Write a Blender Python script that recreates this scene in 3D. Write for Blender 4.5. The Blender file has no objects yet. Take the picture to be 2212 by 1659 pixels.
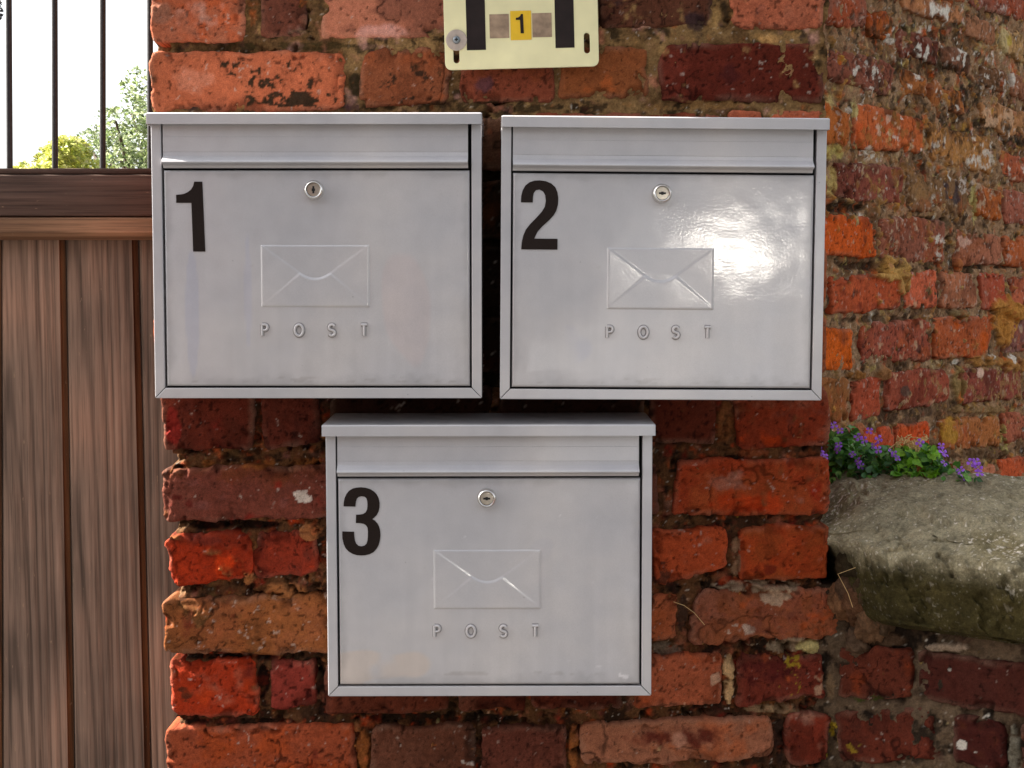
import bpy, bmesh, math, random
import numpy as np
from mathutils import Vector, Matrix

random.seed(7)
rng = np.random.default_rng(11)
sc = bpy.context.scene
COL = sc.collection
R = math.radians

# ------------------------------------------------------------------ camera
F = 2881.0            # focal length in the measuring grid (2212 wide)
TILT = R(3.5)
CAM = np.array([0.0, -1.61, 1.45])
cd = bpy.data.cameras.new('camera')
cam = bpy.data.objects.new('camera', cd)
COL.objects.link(cam)
cam.location = CAM
cam.rotation_euler = (R(90) - TILT, 0, 0)
cd.sensor_width = 36.0
cd.lens = 36.0 * F / 2212.0
cd.clip_start = 0.05
cd.clip_end = 2000
sc.camera = cam

# ------------------------------------------------------------------ sky, sun, exposure
SUN_EL = R(40)
SUN_AZ = (-0.984, 0.177)        # horizontal direction towards the sun
w = bpy.data.worlds.new('World')
sc.world = w
w.use_nodes = True
nt = w.node_tree
for n in list(nt.nodes):
    nt.nodes.remove(n)
sky = nt.nodes.new('ShaderNodeTexSky')
sky.sky_type = 'NISHITA'
sky.sun_disc = False
sky.sun_elevation = SUN_EL
sky.sun_rotation = math.atan2(SUN_AZ[0], SUN_AZ[1])
sky.altitude = 0
sky.air_density = 1.0
sky.dust_density = 3.0
sky.ozone_density = 1.0
hs = nt.nodes.new('ShaderNodeHueSaturation')
hs.inputs['Saturation'].default_value = 0.22
bg = nt.nodes.new('ShaderNodeBackground')
bg.inputs['Strength'].default_value = 0.085
wo = nt.nodes.new('ShaderNodeOutputWorld')
nt.links.new(sky.outputs[0], hs.inputs['Color'])
nt.links.new(hs.outputs[0], bg.inputs['Color'])
nt.links.new(bg.outputs[0], wo.inputs[0])
sl = bpy.data.lights.new('sun', 'SUN')
sl.energy = 5.0
sl.angle = R(0.5)
sl.color = (1.0, 0.93, 0.82)
so = bpy.data.objects.new('sun', sl)
COL.objects.link(so)
sdir = Vector((SUN_AZ[0] * math.cos(SUN_EL), SUN_AZ[1] * math.cos(SUN_EL), math.sin(SUN_EL)))
so.rotation_euler = sdir.to_track_quat('Z', 'Y').to_euler()
so.location = (-3, 1, 5)
sc.view_settings.view_transform = 'Standard'
sc.view_settings.look = 'None'
sc.view_settings.exposure = 1.9
sc.view_settings.gamma = 1.0
sc.cycles.use_denoising = True
sc.cycles.max_bounces = 8


# ------------------------------------------------------------------ projection helpers
CT, ST = math.cos(TILT), math.sin(TILT)


def at(px, py, P0, N):
    """Points where the rays of measuring-grid positions meet the plane (P0, N)."""
    px = np.asarray(px, float)
    py = np.asarray(py, float)
    u = (px - 1106.0) / F
    v = -(py - 829.5) / F
    d = np.stack([u, CT + v * ST, -ST + v * CT], -1)
    t = np.dot(np.asarray(P0, float) - CAM, N) / (d @ np.asarray(N, float))
    return CAM + d * t[..., None]


def project(P):
    q = np.asarray(P, float) - CAM
    zc = q[..., 1] * CT - q[..., 2] * ST
    yc = q[..., 1] * ST + q[..., 2] * CT
    return 1106.0 + F * q[..., 0] / zc, 829.5 - F * yc / zc


def aty(px, py, y):
    return at(px, py, (0, y, 0), (0, 1, 0))


class Plane:
    def __init__(s, P0, U):
        s.O = np.array([P0[0], P0[1], 0.0])
        s.U = np.array([U[0], U[1], 0.0])
        s.U /= np.linalg.norm(s.U)
        s.N = np.array([s.U[1], -s.U[0], 0.0])

    def ab(s, px, py, h=0.0):
        P = at(px, py, s.O + s.N * h, s.N) - s.O
        return np.stack([P @ s.U, P[..., 2]], -1)

    def xyz(s, a, b, h):
        return s.O + a[..., None] * s.U + h[..., None] * s.N + b[..., None] * np.array([0, 0, 1.0])


PIER = Plane((0, 0), (1, 0))
HIGH = Plane((0.451, 0.29), (0.6815, 0.7318))
LOW = Plane((0.382, 0.004), (0.788, -0.616))


# ------------------------------------------------------------------ noise
def _hash(ix, iy, iz):
    h = (ix * 374761393 + iy * 668265263 + iz * 2147483647) & 0xFFFFFFFF
    h = ((h ^ (h >> 13)) * 1274126177) & 0xFFFFFFFF
    h = ((h ^ (h >> 16)) * 2246822519) & 0xFFFFFFFF
    return ((h ^ (h >> 15)) & 0xFFFFFF) / 8388607.5 - 1.0


def vn(p):
    i = np.floor(p).astype(np.int64)
    f = p - i
    f = f * f * f * (f * (f * 6 - 15) + 10)
    x, y, z = i[..., 0], i[..., 1], i[..., 2]
    fx, fy, fz = f[..., 0], f[..., 1], f[..., 2]
    r = 0
    for dx in (0, 1):
        wx = fx if dx else 1 - fx
        for dy in (0, 1):
            wy = fy if dy else 1 - fy
            for dz in (0, 1):
                wz = fz if dz else 1 - fz
                r = r + wx * wy * wz * _hash(x + dx, y + dy, z + dz)
    return r


def fbm(p, sc_, o=3, seed=0.0):
    q = p * sc_ + np.array([seed * 17.13 + 3.7, seed * 5.71 - 8.3, seed * 9.37 + 1.9])
    s, a, t = 0, 1.0, 0
    for k in range(o):
        s = s + a * vn(q)
        t += a
        a *= 0.55
        q = q * 2.07 + 11.3
    return s / t * 1.35


def sstep(a, b, x):
    t = np.clip((x - a) / (b - a), 0, 1)
    return t * t * (3 - 2 * t)


def lin(c):
    c = np.asarray(c, float) / 255.0
    return np.where(c <= 0.04045, c / 12.92, ((c + 0.055) / 1.055) ** 2.4)


# ------------------------------------------------------------------ scene bookkeeping
def tag(o, label=None, cat=None, group=None, kind=None):
    if label:
        o['label'] = label
    if cat:
        o['category'] = cat
    if group:
        o['group'] = group
    if kind:
        o['kind'] = kind
    return o


def empty(name, loc=(0, 0, 0), label=None, cat=None, group=None, rot=(0, 0, 0)):
    o = bpy.data.objects.new(name, None)
    COL.objects.link(o)
    o.location = loc
    o.rotation_euler = rot
    o.empty_display_size = 0.05
    return tag(o, label, cat, group)


WORLD_BUILT = {'brick_pier', 'brick_wall', 'low_brick_wall', 'garden_gate'}


def link(name, me, mat=None, parent=None):
    o = bpy.data.objects.new(name, me)
    COL.objects.link(o)
    if mat is not None:
        me.materials.append(mat)
    if parent is not None:
        o.parent = parent
        if parent.name in WORLD_BUILT:      # parts of these were built in world coordinates
            o.location = -parent.location
    return o


def np_mesh(name, V, Q, C=None, smooth=True):
    """Mesh from arrays: V (n,3), Q (m,4) quads, C (n,3) linear colours per vertex."""
    V = np.ascontiguousarray(V, dtype=np.float32)
    Q = np.ascontiguousarray(Q, dtype=np.int32)
    me = bpy.data.meshes.new(name)
    me.vertices.add(len(V))
    me.vertices.foreach_set('co', V.ravel())
    k = Q.shape[1]
    me.loops.add(Q.size)
    me.loops.foreach_set('vertex_index', Q.ravel())
    me.polygons.add(len(Q))
    me.polygons.foreach_set('loop_start', np.arange(0, Q.size, k, dtype=np.int32))
    me.polygons.foreach_set('loop_total', np.full(len(Q), k, dtype=np.int32))
    me.update(calc_edges=True)
    me.polygons.foreach_set('use_smooth', np.full(len(Q), smooth, dtype=bool))
    if C is not None:
        at_ = me.color_attributes.new('Col', 'FLOAT_COLOR', 'POINT')
        c4 = np.ones((len(V), 4), np.float32)
        c4[:, :3] = C
        at_.data.foreach_set('color', c4.ravel())
    me.validate()
    return me


class Acc:
    def __init__(s):
        s.V, s.Q, s.C, s.n = [], [], [], 0

    def add(s, V, Q, C):
        s.V.append(V)
        s.Q.append(Q + s.n)
        s.C.append(C)
        s.n += len(V)

    def mesh(s, name, smooth=True):
        return np_mesh(name, np.concatenate(s.V), np.concatenate(s.Q), np.concatenate(s.C), smooth)


def grid_quads(nu, nv):
    i = np.arange(nv - 1)[:, None] * nu + np.arange(nu - 1)[None, :]
    i = i.ravel()
    return np.stack([i, i + 1, i + nu + 1, i + nu], -1)


def bm_obj(name, bm, mat, parent=None, smooth_deg=None):
    me = bpy.data.meshes.new(name)
    bmesh.ops.recalc_face_normals(bm, faces=bm.faces[:])
    bm.to_mesh(me)
    bm.free()
    if smooth_deg:
        me.polygons.foreach_set('use_smooth', np.ones(len(me.polygons), dtype=bool))
        me.set_sharp_from_angle(angle=R(smooth_deg))
    return link(name, me, mat, parent)


def bm_box(bm, x0, x1, y0, y1, z0, z1, bev=0.0, seg=2):
    vs = [bm.verts.new((x, y, z)) for x in (x0, x1) for y in (y0, y1) for z in (z0, z1)]
    fs = [bm.faces.new([vs[i] for i in f]) for f in ((0, 1, 3, 2), (4, 6, 7, 5), (0, 4, 5, 1), (2, 3, 7, 6), (0, 2, 6, 4), (1, 5, 7, 3))]
    if bev > 0:
        es = list({e for f in fs for e in f.edges})
        bmesh.ops.bevel(bm, geom=es, offset=bev, segments=seg, affect='EDGES', profile=0.5)


def bm_prism(bm, pts, axis_y0, axis_y1, bev=0.0, seg=2):
    """Polygon in (x,z) extruded along y."""
    a = [bm.verts.new((x, axis_y0, z)) for x, z in pts]
    b = [bm.verts.new((x, axis_y1, z)) for x, z in pts]
    n = len(pts)
    fs = [bm.faces.new(a), bm.faces.new(b[::-1])]
    for i in range(n):
        fs.append(bm.faces.new([a[i], a[(i + 1) % n], b[(i + 1) % n], b[i]]))
    if bev > 0:
        es = list({e for f in fs for e in f.edges})
        bmesh.ops.bevel(bm, geom=es, offset=bev, segments=seg, affect='EDGES', profile=0.5)


def bm_sweep_x(bm, prof, x0, x1, closed=True):
    """Profile in (y,z) extruded along x."""
    a = [bm.verts.new((x0, y, z)) for y, z in prof]
    b = [bm.verts.new((x1, y, z)) for y, z in prof]
    n = len(prof)
    for i in range(n if closed else n - 1):
        bm.faces.new([a[i], a[(i + 1) % n], b[(i + 1) % n], b[i]])
    if closed:
        bm.faces.new(a)
        bm.faces.new(b[::-1])


def shape2d(name, loops, thick, bevel, mat, parent):
    """Flat shape with holes (loops in local x,z), front at -y, as a mesh."""
    cu = bpy.data.curves.new(name, 'CURVE')
    cu.dimensions = '2D'
    cu.fill_mode = 'BOTH'
    cu.extrude = max(thick / 2 - bevel, 0)
    cu.bevel_depth = bevel
    cu.bevel_resolution = 1
    cu.offset = -bevel
    for lp in loops:
        s = cu.splines.new('POLY')
        s.points.add(len(lp) - 1)
        for p, (x, z) in zip(s.points, lp):
            p.co = (x, z, 0, 1)
        s.use_cyclic_u = True
    t = bpy.data.objects.new(name + '_src', cu)
    COL.objects.link(t)
    dg = bpy.context.evaluated_depsgraph_get()
    me = bpy.data.meshes.new_from_object(t.evaluated_get(dg))
    bpy.data.objects.remove(t)
    bpy.data.curves.remove(cu)
    me.transform(Matrix.Rotation(R(90), 4, 'X'))
    me.name = name
    me.materials.clear()
    return link(name, me, mat, parent)


def arc(cx, cz, rx, rz, a0, a1, n):
    return [(cx + rx * math.cos(R(a0 + (a1 - a0) * k / n)), cz + rz * math.sin(R(a0 + (a1 - a0) * k / n))) for k in range(n + 1)]


def lathe(bm, prof, n=32, c=(0, 0, 0)):
    """Profile of (radius, depth towards -y) revolved about the local y axis."""
    rings = []
    for r, d in prof:
        rings.append([bm.verts.new((c[0] + r * math.cos(2 * math.pi * k / n), c[1] - d, c[2] + r * math.sin(2 * math.pi * k / n))) for k in range(n)])
    for a, b in zip(rings, rings[1:]):
        for k in range(n):
            bm.faces.new([a[k], a[(k + 1) % n], b[(k + 1) % n], b[k]])
    bm.faces.new(rings[0])
    bm.faces.new(rings[-1][::-1])


def tube(bm, pts, rad, n=8, flat=1.0):
    pts = [Vector(p) for p in pts]
    rings = []
    up0 = Vector((0, 1, 0))
    for i, p in enumerate(pts):
        t = (pts[min(i + 1, len(pts) - 1)] - pts[max(i - 1, 0)]).normalized()
        a = t.cross(up0)
        if a.length < 1e-4:
            a = t.cross(Vector((1, 0, 0)))
        a.normalize()
        b = a.cross(t).normalized()
        r = rad[i] if isinstance(rad, (list, tuple)) else rad
        rings.append([bm.verts.new(p + a * (r * math.cos(2 * math.pi * k / n)) + b * (r * flat * math.sin(2 * math.pi * k / n))) for k in range(n)])
    for a, b in zip(rings, rings[1:]):
        for k in range(n):
            bm.faces.new([a[k], a[(k + 1) % n], b[(k + 1) % n], b[k]])
    bm.faces.new(rings[0])
    bm.faces.new(rings[-1][::-1])


# ------------------------------------------------------------------ materials
def new_mat(name):
    m = bpy.data.materials.new(name)
    m.use_nodes = True
    t = m.node_tree
    return m, t, t.nodes['Principled BSDF']


def nd(t, kind, **kw):
    n = t.nodes.new(kind)
    for k, v in kw.items():
        if k.startswith('i_'):
            n.inputs[k[2:].replace('_', ' ')].default_value = v
        else:
            setattr(n, k, v)
    return n


def mixc(t, a, b, fac, mode='MIX'):
    m = t.nodes.new('ShaderNodeMix')
    m.data_type = 'RGBA'
    m.blend_type = mode
    for sock, val in ((m.inputs[6], a), (m.inputs[7], b), (m.inputs[0], fac)):
        if hasattr(val, 'is_linked') or hasattr(val, 'links'):
            t.links.new(val, sock)
        else:
            sock.default_value = val if isinstance(val, (int, float)) else (*val, 1.0)
    return m.outputs[2]


def ramp(t, src, stops):
    r = t.nodes.new('ShaderNodeValToRGB')
    els = r.color_ramp.elements
    while len(els) < len(stops):
        els.new(0.5)
    for e, (p, c) in zip(els, stops):
        e.position = p
        e.color = (c, c, c, 1) if isinstance(c, (int, float)) else (*c, 1)
    t.links.new(src, r.inputs[0])
    return r.outputs[0]


def masonry_mat(name, grain, bump, rough=0.92):
    m, t, b = new_mat(name)
    geo = nd(t, 'ShaderNodeNewGeometry')
    vc = nd(t, 'ShaderNodeVertexColor', layer_name='Col')
    n1 = nd(t, 'ShaderNodeTexNoise', i_Scale=grain, i_Detail=4.0, i_Roughness=0.7)
    n2 = nd(t, 'ShaderNodeTexNoise', i_Scale=grain * 0.28, i_Detail=3.0, i_Roughness=0.6)
    vo = nd(t, 'ShaderNodeTexVoronoi', i_Scale=grain * 0.55)
    for n in (n1, n2, vo):
        t.links.new(geo.outputs['Position'], n.inputs['Vector'])
    f1 = ramp(t, n1.outputs[0], [(0.3, 0.66), (0.5, 1.0), (0.72, 1.36)])
    c = mixc(t, vc.outputs[0], f1, 1.0, 'MULTIPLY')
    pit = ramp(t, vo.outputs['Distance'], [(0.0, 0.45), (0.16, 1.0)])
    c = mixc(t, c, pit, 0.3, 'MULTIPLY')
    t.links.new(c, b.inputs['Base Color'])
    b.inputs['Roughness'].default_value = rough
    b.inputs['Specular IOR Level'].default_value = 0.12
    b1 = nd(t, 'ShaderNodeBump', i_Strength=bump, i_Distance=0.0012)
    b2 = nd(t, 'ShaderNodeBump', i_Strength=bump, i_Distance=0.003)
    t.links.new(n1.outputs[0], b1.inputs['Height'])
    t.links.new(n2.outputs[0], b2.inputs['Height'])
    t.links.new(b1.outputs[0], b2.inputs['Normal'])
    t.links.new(b2.outputs[0], b.inputs['Normal'])
    return m


M_BRICK = masonry_mat('old_handmade_brick', 700.0, 0.45)
M_MORTAR = masonry_mat('lime_mortar', 480.0, 0.8, 0.97)
M_STONE = masonry_mat('weathered_sandstone', 520.0, 0.95, 0.95)


def paint_mat(name='silver_grey_paint'):
    m, t, b = new_mat(name)
    tc = nd(t, 'ShaderNodeTexCoord')
    vc = nd(t, 'ShaderNodeVertexColor', layer_name='Col')
    lo = nd(t, 'ShaderNodeTexNoise', i_Scale=7.0, i_Detail=3.0, i_Roughness=0.55)
    mid = nd(t, 'ShaderNodeTexNoise', i_Scale=55.0, i_Detail=4.0, i_Roughness=0.6)
    fine = nd(t, 'ShaderNodeTexNoise', i_Scale=1500.0, i_Detail=2.0)
    sp = nd(t, 'ShaderNodeTexVoronoi', i_Scale=30.0)
    for n in (lo, mid, fine, sp):
        t.links.new(tc.outputs['Object'], n.inputs['Vector'])
    c = ramp(t, lo.outputs[0], [(0.3, (0.505, 0.502, 0.532)), (0.5, (0.580, 0.565, 0.582)), (0.7, (0.65, 0.618, 0.612))])
    f = ramp(t, mid.outputs[0], [(0.25, 0.97), (0.75, 1.03)])
    c = mixc(t, c, f, 1.0, 'MULTIPLY')
    f2 = ramp(t, fine.outputs[0], [(0.3, 0.94), (0.7, 1.06)])
    c = mixc(t, c, f2, 1.0, 'MULTIPLY')
    dot = ramp(t, sp.outputs['Distance'], [(0.012, 0.3), (0.03, 1.0)])
    c = mixc(t, c, dot, 0.5, 'MULTIPLY')
    t.links.new(c, b.inputs['Base Color'])
    b.inputs['Metallic'].default_value = 0.12
    rr = ramp(t, mid.outputs[0], [(0.3, 0.36), (0.7, 0.48)])
    t.links.new(rr, b.inputs['Roughness'])
    b.inputs['Coat Weight'].default_value = 1.0
    b.inputs['Coat Roughness'].default_value = 0.07
    peel = nd(t, 'ShaderNodeTexNoise', i_Scale=420.0, i_Detail=2.0)
    wav = nd(t, 'ShaderNodeTexNoise', i_Scale=14.0, i_Detail=2.0)
    for n in (peel, wav):
        t.links.new(tc.outputs['Object'], n.inputs['Vector'])
    b1 = nd(t, 'ShaderNodeBump', i_Strength=0.07, i_Distance=0.0006)
    b2 = nd(t, 'ShaderNodeBump', i_Strength=0.15, i_Distance=0.004)
    t.links.new(peel.outputs[0], b1.inputs['Height'])
    t.links.new(wav.outputs[0], b2.inputs['Height'])
    t.links.new(b2.outputs[0], b1.inputs['Normal'])
    t.links.new(b1.outputs[0], b.inputs['Normal'])
    t.links.new(b1.outputs[0], b.inputs['Coat Normal'])
    # stain marks, scratches and painted reflections kept in the door's own vertex colours
    mul = [l for l in b.inputs['Base Color'].links][0].from_socket
    return m, t, b, mul, vc


M_PAINT, _t, _b, _s, _vc = paint_mat()
_t.nodes.remove(_vc)
M_DOOR, _t, _b, _s, _vc = paint_mat('silver_grey_door_paint')
_t.links.new(mixc(_t, _s, _vc.outputs[0], 1.0, 'MULTIPLY'), _b.inputs['Base Color'])


def plain_mat(name, c, rough, metal=0.0, nscale=300.0, namp=0.25, bump=0.15, spec=0.5):
    m, t, b = new_mat(name)
    tc = nd(t, 'ShaderNodeTexCoord')
    n = nd(t, 'ShaderNodeTexNoise', i_Scale=nscale, i_Detail=4.0)
    t.links.new(tc.outputs['Object'], n.inputs['Vector'])
    f = ramp(t, n.outputs[0], [(0.25, 1 - namp), (0.75, 1 + namp)])
    t.links.new(mixc(t, c, f, 1.0, 'MULTIPLY'), b.inputs['Base Color'])
    b.inputs['Roughness'].default_value = rough
    b.inputs['Metallic'].default_value = metal
    b.inputs['Specular IOR Level'].default_value = spec
    bp = nd(t, 'ShaderNodeBump', i_Strength=bump, i_Distance=0.001)
    t.links.new(n.outputs[0], bp.inputs['Height'])
    t.links.new(bp.outputs[0], b.inputs['Normal'])
    return m


M_DECAL = plain_mat('black_vinyl', (0.016, 0.009, 0.007), 0.5, nscale=700, namp=0.3, bump=0.05, spec=0.2)
M_LETTER_SHADE = plain_mat('letter_edge_shade', (0.30, 0.28, 0.28), 0.7, 0.0, 400, 0.2, 0.05)
M_CHROME = plain_mat('worn_chrome', (0.72, 0.70, 0.68), 0.22, 1.0, 200, 0.1, 0.05)
M_BRASS = plain_mat('dull_nickel', (0.60, 0.54, 0.47), 0.34, 1.0, 300, 0.15, 0.08)
M_DARK = plain_mat('dark_hollow', (0.008, 0.008, 0.009), 0.8)
M_STEEL = plain_mat('black_painted_steel', (0.018, 0.015, 0.017), 0.5, 0.0, 160, 0.4, 0.25)
M_SIGN = plain_mat('cream_plastic', (0.83, 0.78, 0.46), 0.35, 0.0, 22, 0.10, 0.04)
M_SIGNBLK = plain_mat('faded_black_print', (0.018, 0.011, 0.010), 0.5, 0.0, 60, 0.3, 0.03, 0.25)
M_SIGNGREY = plain_mat('grey_brown_sticker', (0.32, 0.225, 0.15), 0.4, 0.0, 90, 0.4, 0.03)
M_SIGNYEL = plain_mat('yellow_sticker', (0.80, 0.50, 0.02), 0.4, 0.0, 50, 0.1, 0.03)
M_WASHER = plain_mat('dull_washer', (0.50, 0.42, 0.36), 0.5, 0.3, 120, 0.2, 0.1)
M_SCREW = plain_mat('zinc_screw', (0.22, 0.25, 0.27), 0.4, 0.8, 200, 0.2, 0.1)


def wood_mat(name, c_lo, c_mid, c_hi, along):
    m, t, b = new_mat(name)
    tc = nd(t, 'ShaderNodeTexCoord')
    oi = nd(t, 'ShaderNodeObjectInfo')
    off = nd(t, 'ShaderNodeVectorMath', operation='SCALE')
    off.inputs[0].default_value = (0.05, 0.02, 0.9) if along == 'z' else (3.1, 1.7, 0.3)
    t.links.new(oi.outputs['Random'], off.inputs['Scale'])
    add = nd(t, 'ShaderNodeVectorMath', operation='ADD')
    t.links.new(tc.outputs['Object'], add.inputs[0])
    t.links.new(off.outputs[0], add.inputs[1])

    def mp(s_across, s_along):
        k = nd(t, 'ShaderNodeMapping')
        k.inputs['Scale'].default_value = (s_across, s_across, s_along) if along == 'z' else (s_along, s_across, s_across)
        t.links.new(add.outputs[0], k.inputs['Vector'])
        return k.outputs[0]
    if along == 'z':
        wv = nd(t, 'ShaderNodeTexWave', wave_type='RINGS', rings_direction='Y', i_Scale=26.0, i_Distortion=4.0, i_Detail=2.0, i_Detail_Scale=1.2)
        t.links.new(mp(1.0, 0.034), wv.inputs['Vector'])
    else:
        wv = nd(t, 'ShaderNodeTexWave', wave_type='BANDS', bands_direction='Z', i_Scale=7.0, i_Distortion=9.0, i_Detail=3.0, i_Detail_Scale=1.2)
        t.links.new(mp(1.6, 0.2), wv.inputs['Vector'])
    dk = 0.62 if along == 'z' else 0.88
    fib = nd(t, 'ShaderNodeTexNoise', i_Scale=1.0, i_Detail=5.0, i_Roughness=0.65)
    t.links.new(mp(280.0, 6.0), fib.inputs['Vector'])
    stk = nd(t, 'ShaderNodeTexNoise', i_Scale=1.0, i_Detail=4.0, i_Roughness=0.6)
    t.links.new(mp(34.0, 2.6), stk.inputs['Vector'])
    big = nd(t, 'ShaderNodeTexNoise', i_Scale=6.0, i_Detail=3.0)
    t.links.new(mp(1.0, 0.7), big.inputs['Vector'])
    spk = nd(t, 'ShaderNodeTexNoise', i_Scale=1.0, i_Detail=3.0)
    t.links.new(mp(190.0, 55.0), spk.inputs['Vector'])
    c = ramp(t, big.outputs[0], [(0.3, c_lo), (0.5, c_mid), (0.72, c_hi)])
    c = mixc(t, c, ramp(t, wv.outputs[0], [(0.0, dk), (0.16, 0.93), (1.0, 1.08)]), 1.0, 'MULTIPLY')
    c = mixc(t, c, ramp(t, stk.outputs[0], [(0.3, 0.82), (0.5, 1.0), (0.7, 1.14)]), 1.0, 'MULTIPLY')
    c = mixc(t, c, ramp(t, fib.outputs[0], [(0.32, 0.5), (0.5, 1.0), (0.72, 1.35)]), 1.0, 'MULTIPLY')
    c = mixc(t, c, (0.34, 0.22, 0.14), ramp(t, spk.outputs[0], [(0.70, 0.0), (0.76, 0.75)]))
    t.links.new(c, b.inputs['Base Color'])
    b.inputs['Roughness'].default_value = 0.8
    b.inputs['Specular IOR Level'].default_value = 0.25
    b1 = nd(t, 'ShaderNodeBump', i_Strength=0.5, i_Distance=0.0012)
    t.links.new(fib.outputs[0], b1.inputs['Height'])
    b2 = nd(t, 'ShaderNodeBump', i_Strength=0.3, i_Distance=0.002)
    t.links.new(wv.outputs[0], b2.inputs['Height'])
    t.links.new(b1.outputs[0], b2.inputs['Normal'])
    t.links.new(b2.outputs[0], b.inputs['Normal'])
    return m


M_BOARD = wood_mat('weathered_red_brown_board', tuple(lin((104, 86, 74))), tuple(lin((134, 109, 93))), tuple(lin((160, 123, 102))), 'z')
M_FRESH = wood_mat('orange_brown_groove', tuple(lin((74, 46, 28))), tuple(lin((100, 62, 36))), tuple(lin((122, 78, 46))), 'z')
M_RAIL = wood_mat('dark_brown_rail', tuple(lin((68, 54, 48))), tuple(lin((84, 66, 58))), tuple(lin((100, 78, 68))), 'x')
M_STRIP = wood_mat('pale_brown_strip', tuple(lin((118, 88, 66))), tuple(lin((142, 106, 80))), tuple(lin((166, 122, 92))), 'x')


def leaf_mat(name, trans=0.45, rough=0.45):
    m, t, b = new_mat(name)
    vc = nd(t, 'ShaderNodeVertexColor', layer_name='Col')
    geo = nd(t, 'ShaderNodeNewGeometry')
    n = nd(t, 'ShaderNodeTexNoise', i_Scale=260.0, i_Detail=2.0)
    t.links.new(geo.outputs['Position'], n.inputs['Vector'])
    c = mixc(t, vc.outputs[0], ramp(t, n.outputs[0], [(0.3, 0.75), (0.7, 1.25)]), 1.0, 'MULTIPLY')
    t.links.new(c, b.inputs['Base Color'])
    b.inputs['Roughness'].default_value = rough
    tr = nd(t, 'ShaderNodeBsdfTranslucent')
    t.links.new(c, tr.inputs['Color'])
    mx = nd(t, 'ShaderNodeMixShader')
    mx.inputs[0].default_value = trans
    t.links.new(b.outputs[0], mx.inputs[1])
    t.links.new(tr.outputs[0], mx.inputs[2])
    t.links.new(mx.outputs[0], t.nodes['Material Output'].inputs[0])
    return m


M_LEAF = leaf_mat('leaf')
M_SMALLLEAF = leaf_mat('small_leaf', 0.3)
M_PETAL = leaf_mat('violet_petal', 0.3, 0.6)
M_BARK = plain_mat('bark', (0.09, 0.065, 0.045), 0.9, 0.0, 40, 0.4, 0.6)
M_STRAW = plain_mat('dry_straw', tuple(lin((222, 186, 128))), 0.8, 0.0, 200, 0.2, 0.1)


# ------------------------------------------------------------------ ground
def tarmac():
    m, t, b = new_mat('tarmac')
    geo = nd(t, 'ShaderNodeNewGeometry')
    n = nd(t, 'ShaderNodeTexNoise', i_Scale=90.0, i_Detail=5.0)
    t.links.new(geo.outputs['Position'], n.inputs['Vector'])
    c = ramp(t, n.outputs[0], [(0.3, (0.04, 0.038, 0.036)), (0.7, (0.085, 0.08, 0.075))])
    t.links.new(c, b.inputs['Base Color'])
    b.inputs['Roughness'].default_value = 0.9
    bp = nd(t, 'ShaderNodeBump', i_Strength=0.6, i_Distance=0.004)
    t.links.new(n.outputs[0], bp.inputs['Height'])
    t.links.new(bp.outputs[0], b.inputs['Normal'])
    return m


bm = bmesh.new()
g = 600.0
bm.faces.new([bm.verts.new(p) for p in ((-g, -g, 0), (g, -g, 0), (g, g, 0), (-g, g, 0))])
tag(bm_obj('ground', bm, tarmac()), kind='structure')


# ------------------------------------------------------------------ masonry builders
def apply_patches(P, C, Hh, patches, dig=False):
    """Stains, lichen, moss, lime and missing skin: (x, y, rx, ry, rgb, strength, density, noise scale[, height])."""
    if not patches:
        return C, Hh
    px, py = project(P)
    x0, x1, y0, y1 = px.min(), px.max(), py.min(), py.max()
    for k, p in enumerate(patches):
        if len(p) > 8 and p[8] < 0 and not dig:      # open joints are cut into the mortar only
            continue
        cx, cy, rx, ry, rgb, st, dens, ns = p[:8]
        if cx + rx < x0 or cx - rx > x1 or cy + ry < y0 or cy - ry > y1:
            continue
        r = np.sqrt(((px - cx) / rx) ** 2 + ((py - cy) / ry) ** 2)
        ins = np.clip((1.0 - r) * (2.5 if ns >= 55 or dens > 0.45 else 1.3), 0, 1)
        val = fbm(P, ns, 4, 40 + k * 1.7) * (1.0 if ns >= 55 else 1.3) + dens * ins - (1 - ins) * 0.9
        mk = (sstep(0.0, 0.16, val) if ns >= 55 else sstep(-0.22, 0.5, val)) * st
        C = C * (1 - mk[:, None]) + np.asarray(lin(rgb))[None, :] * mk[:, None] * (1 + 0.25 * fbm(P, 300, 2, k)[:, None])
        if len(p) > 8:
            Hh = Hh + mk * p[8]
    return C, Hh


THIRD = [lin(c) for c in ((214, 88, 28), (92, 44, 30), (180, 112, 86), (156, 82, 38), (112, 40, 24), (200, 100, 52), (80, 46, 38))]


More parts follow.
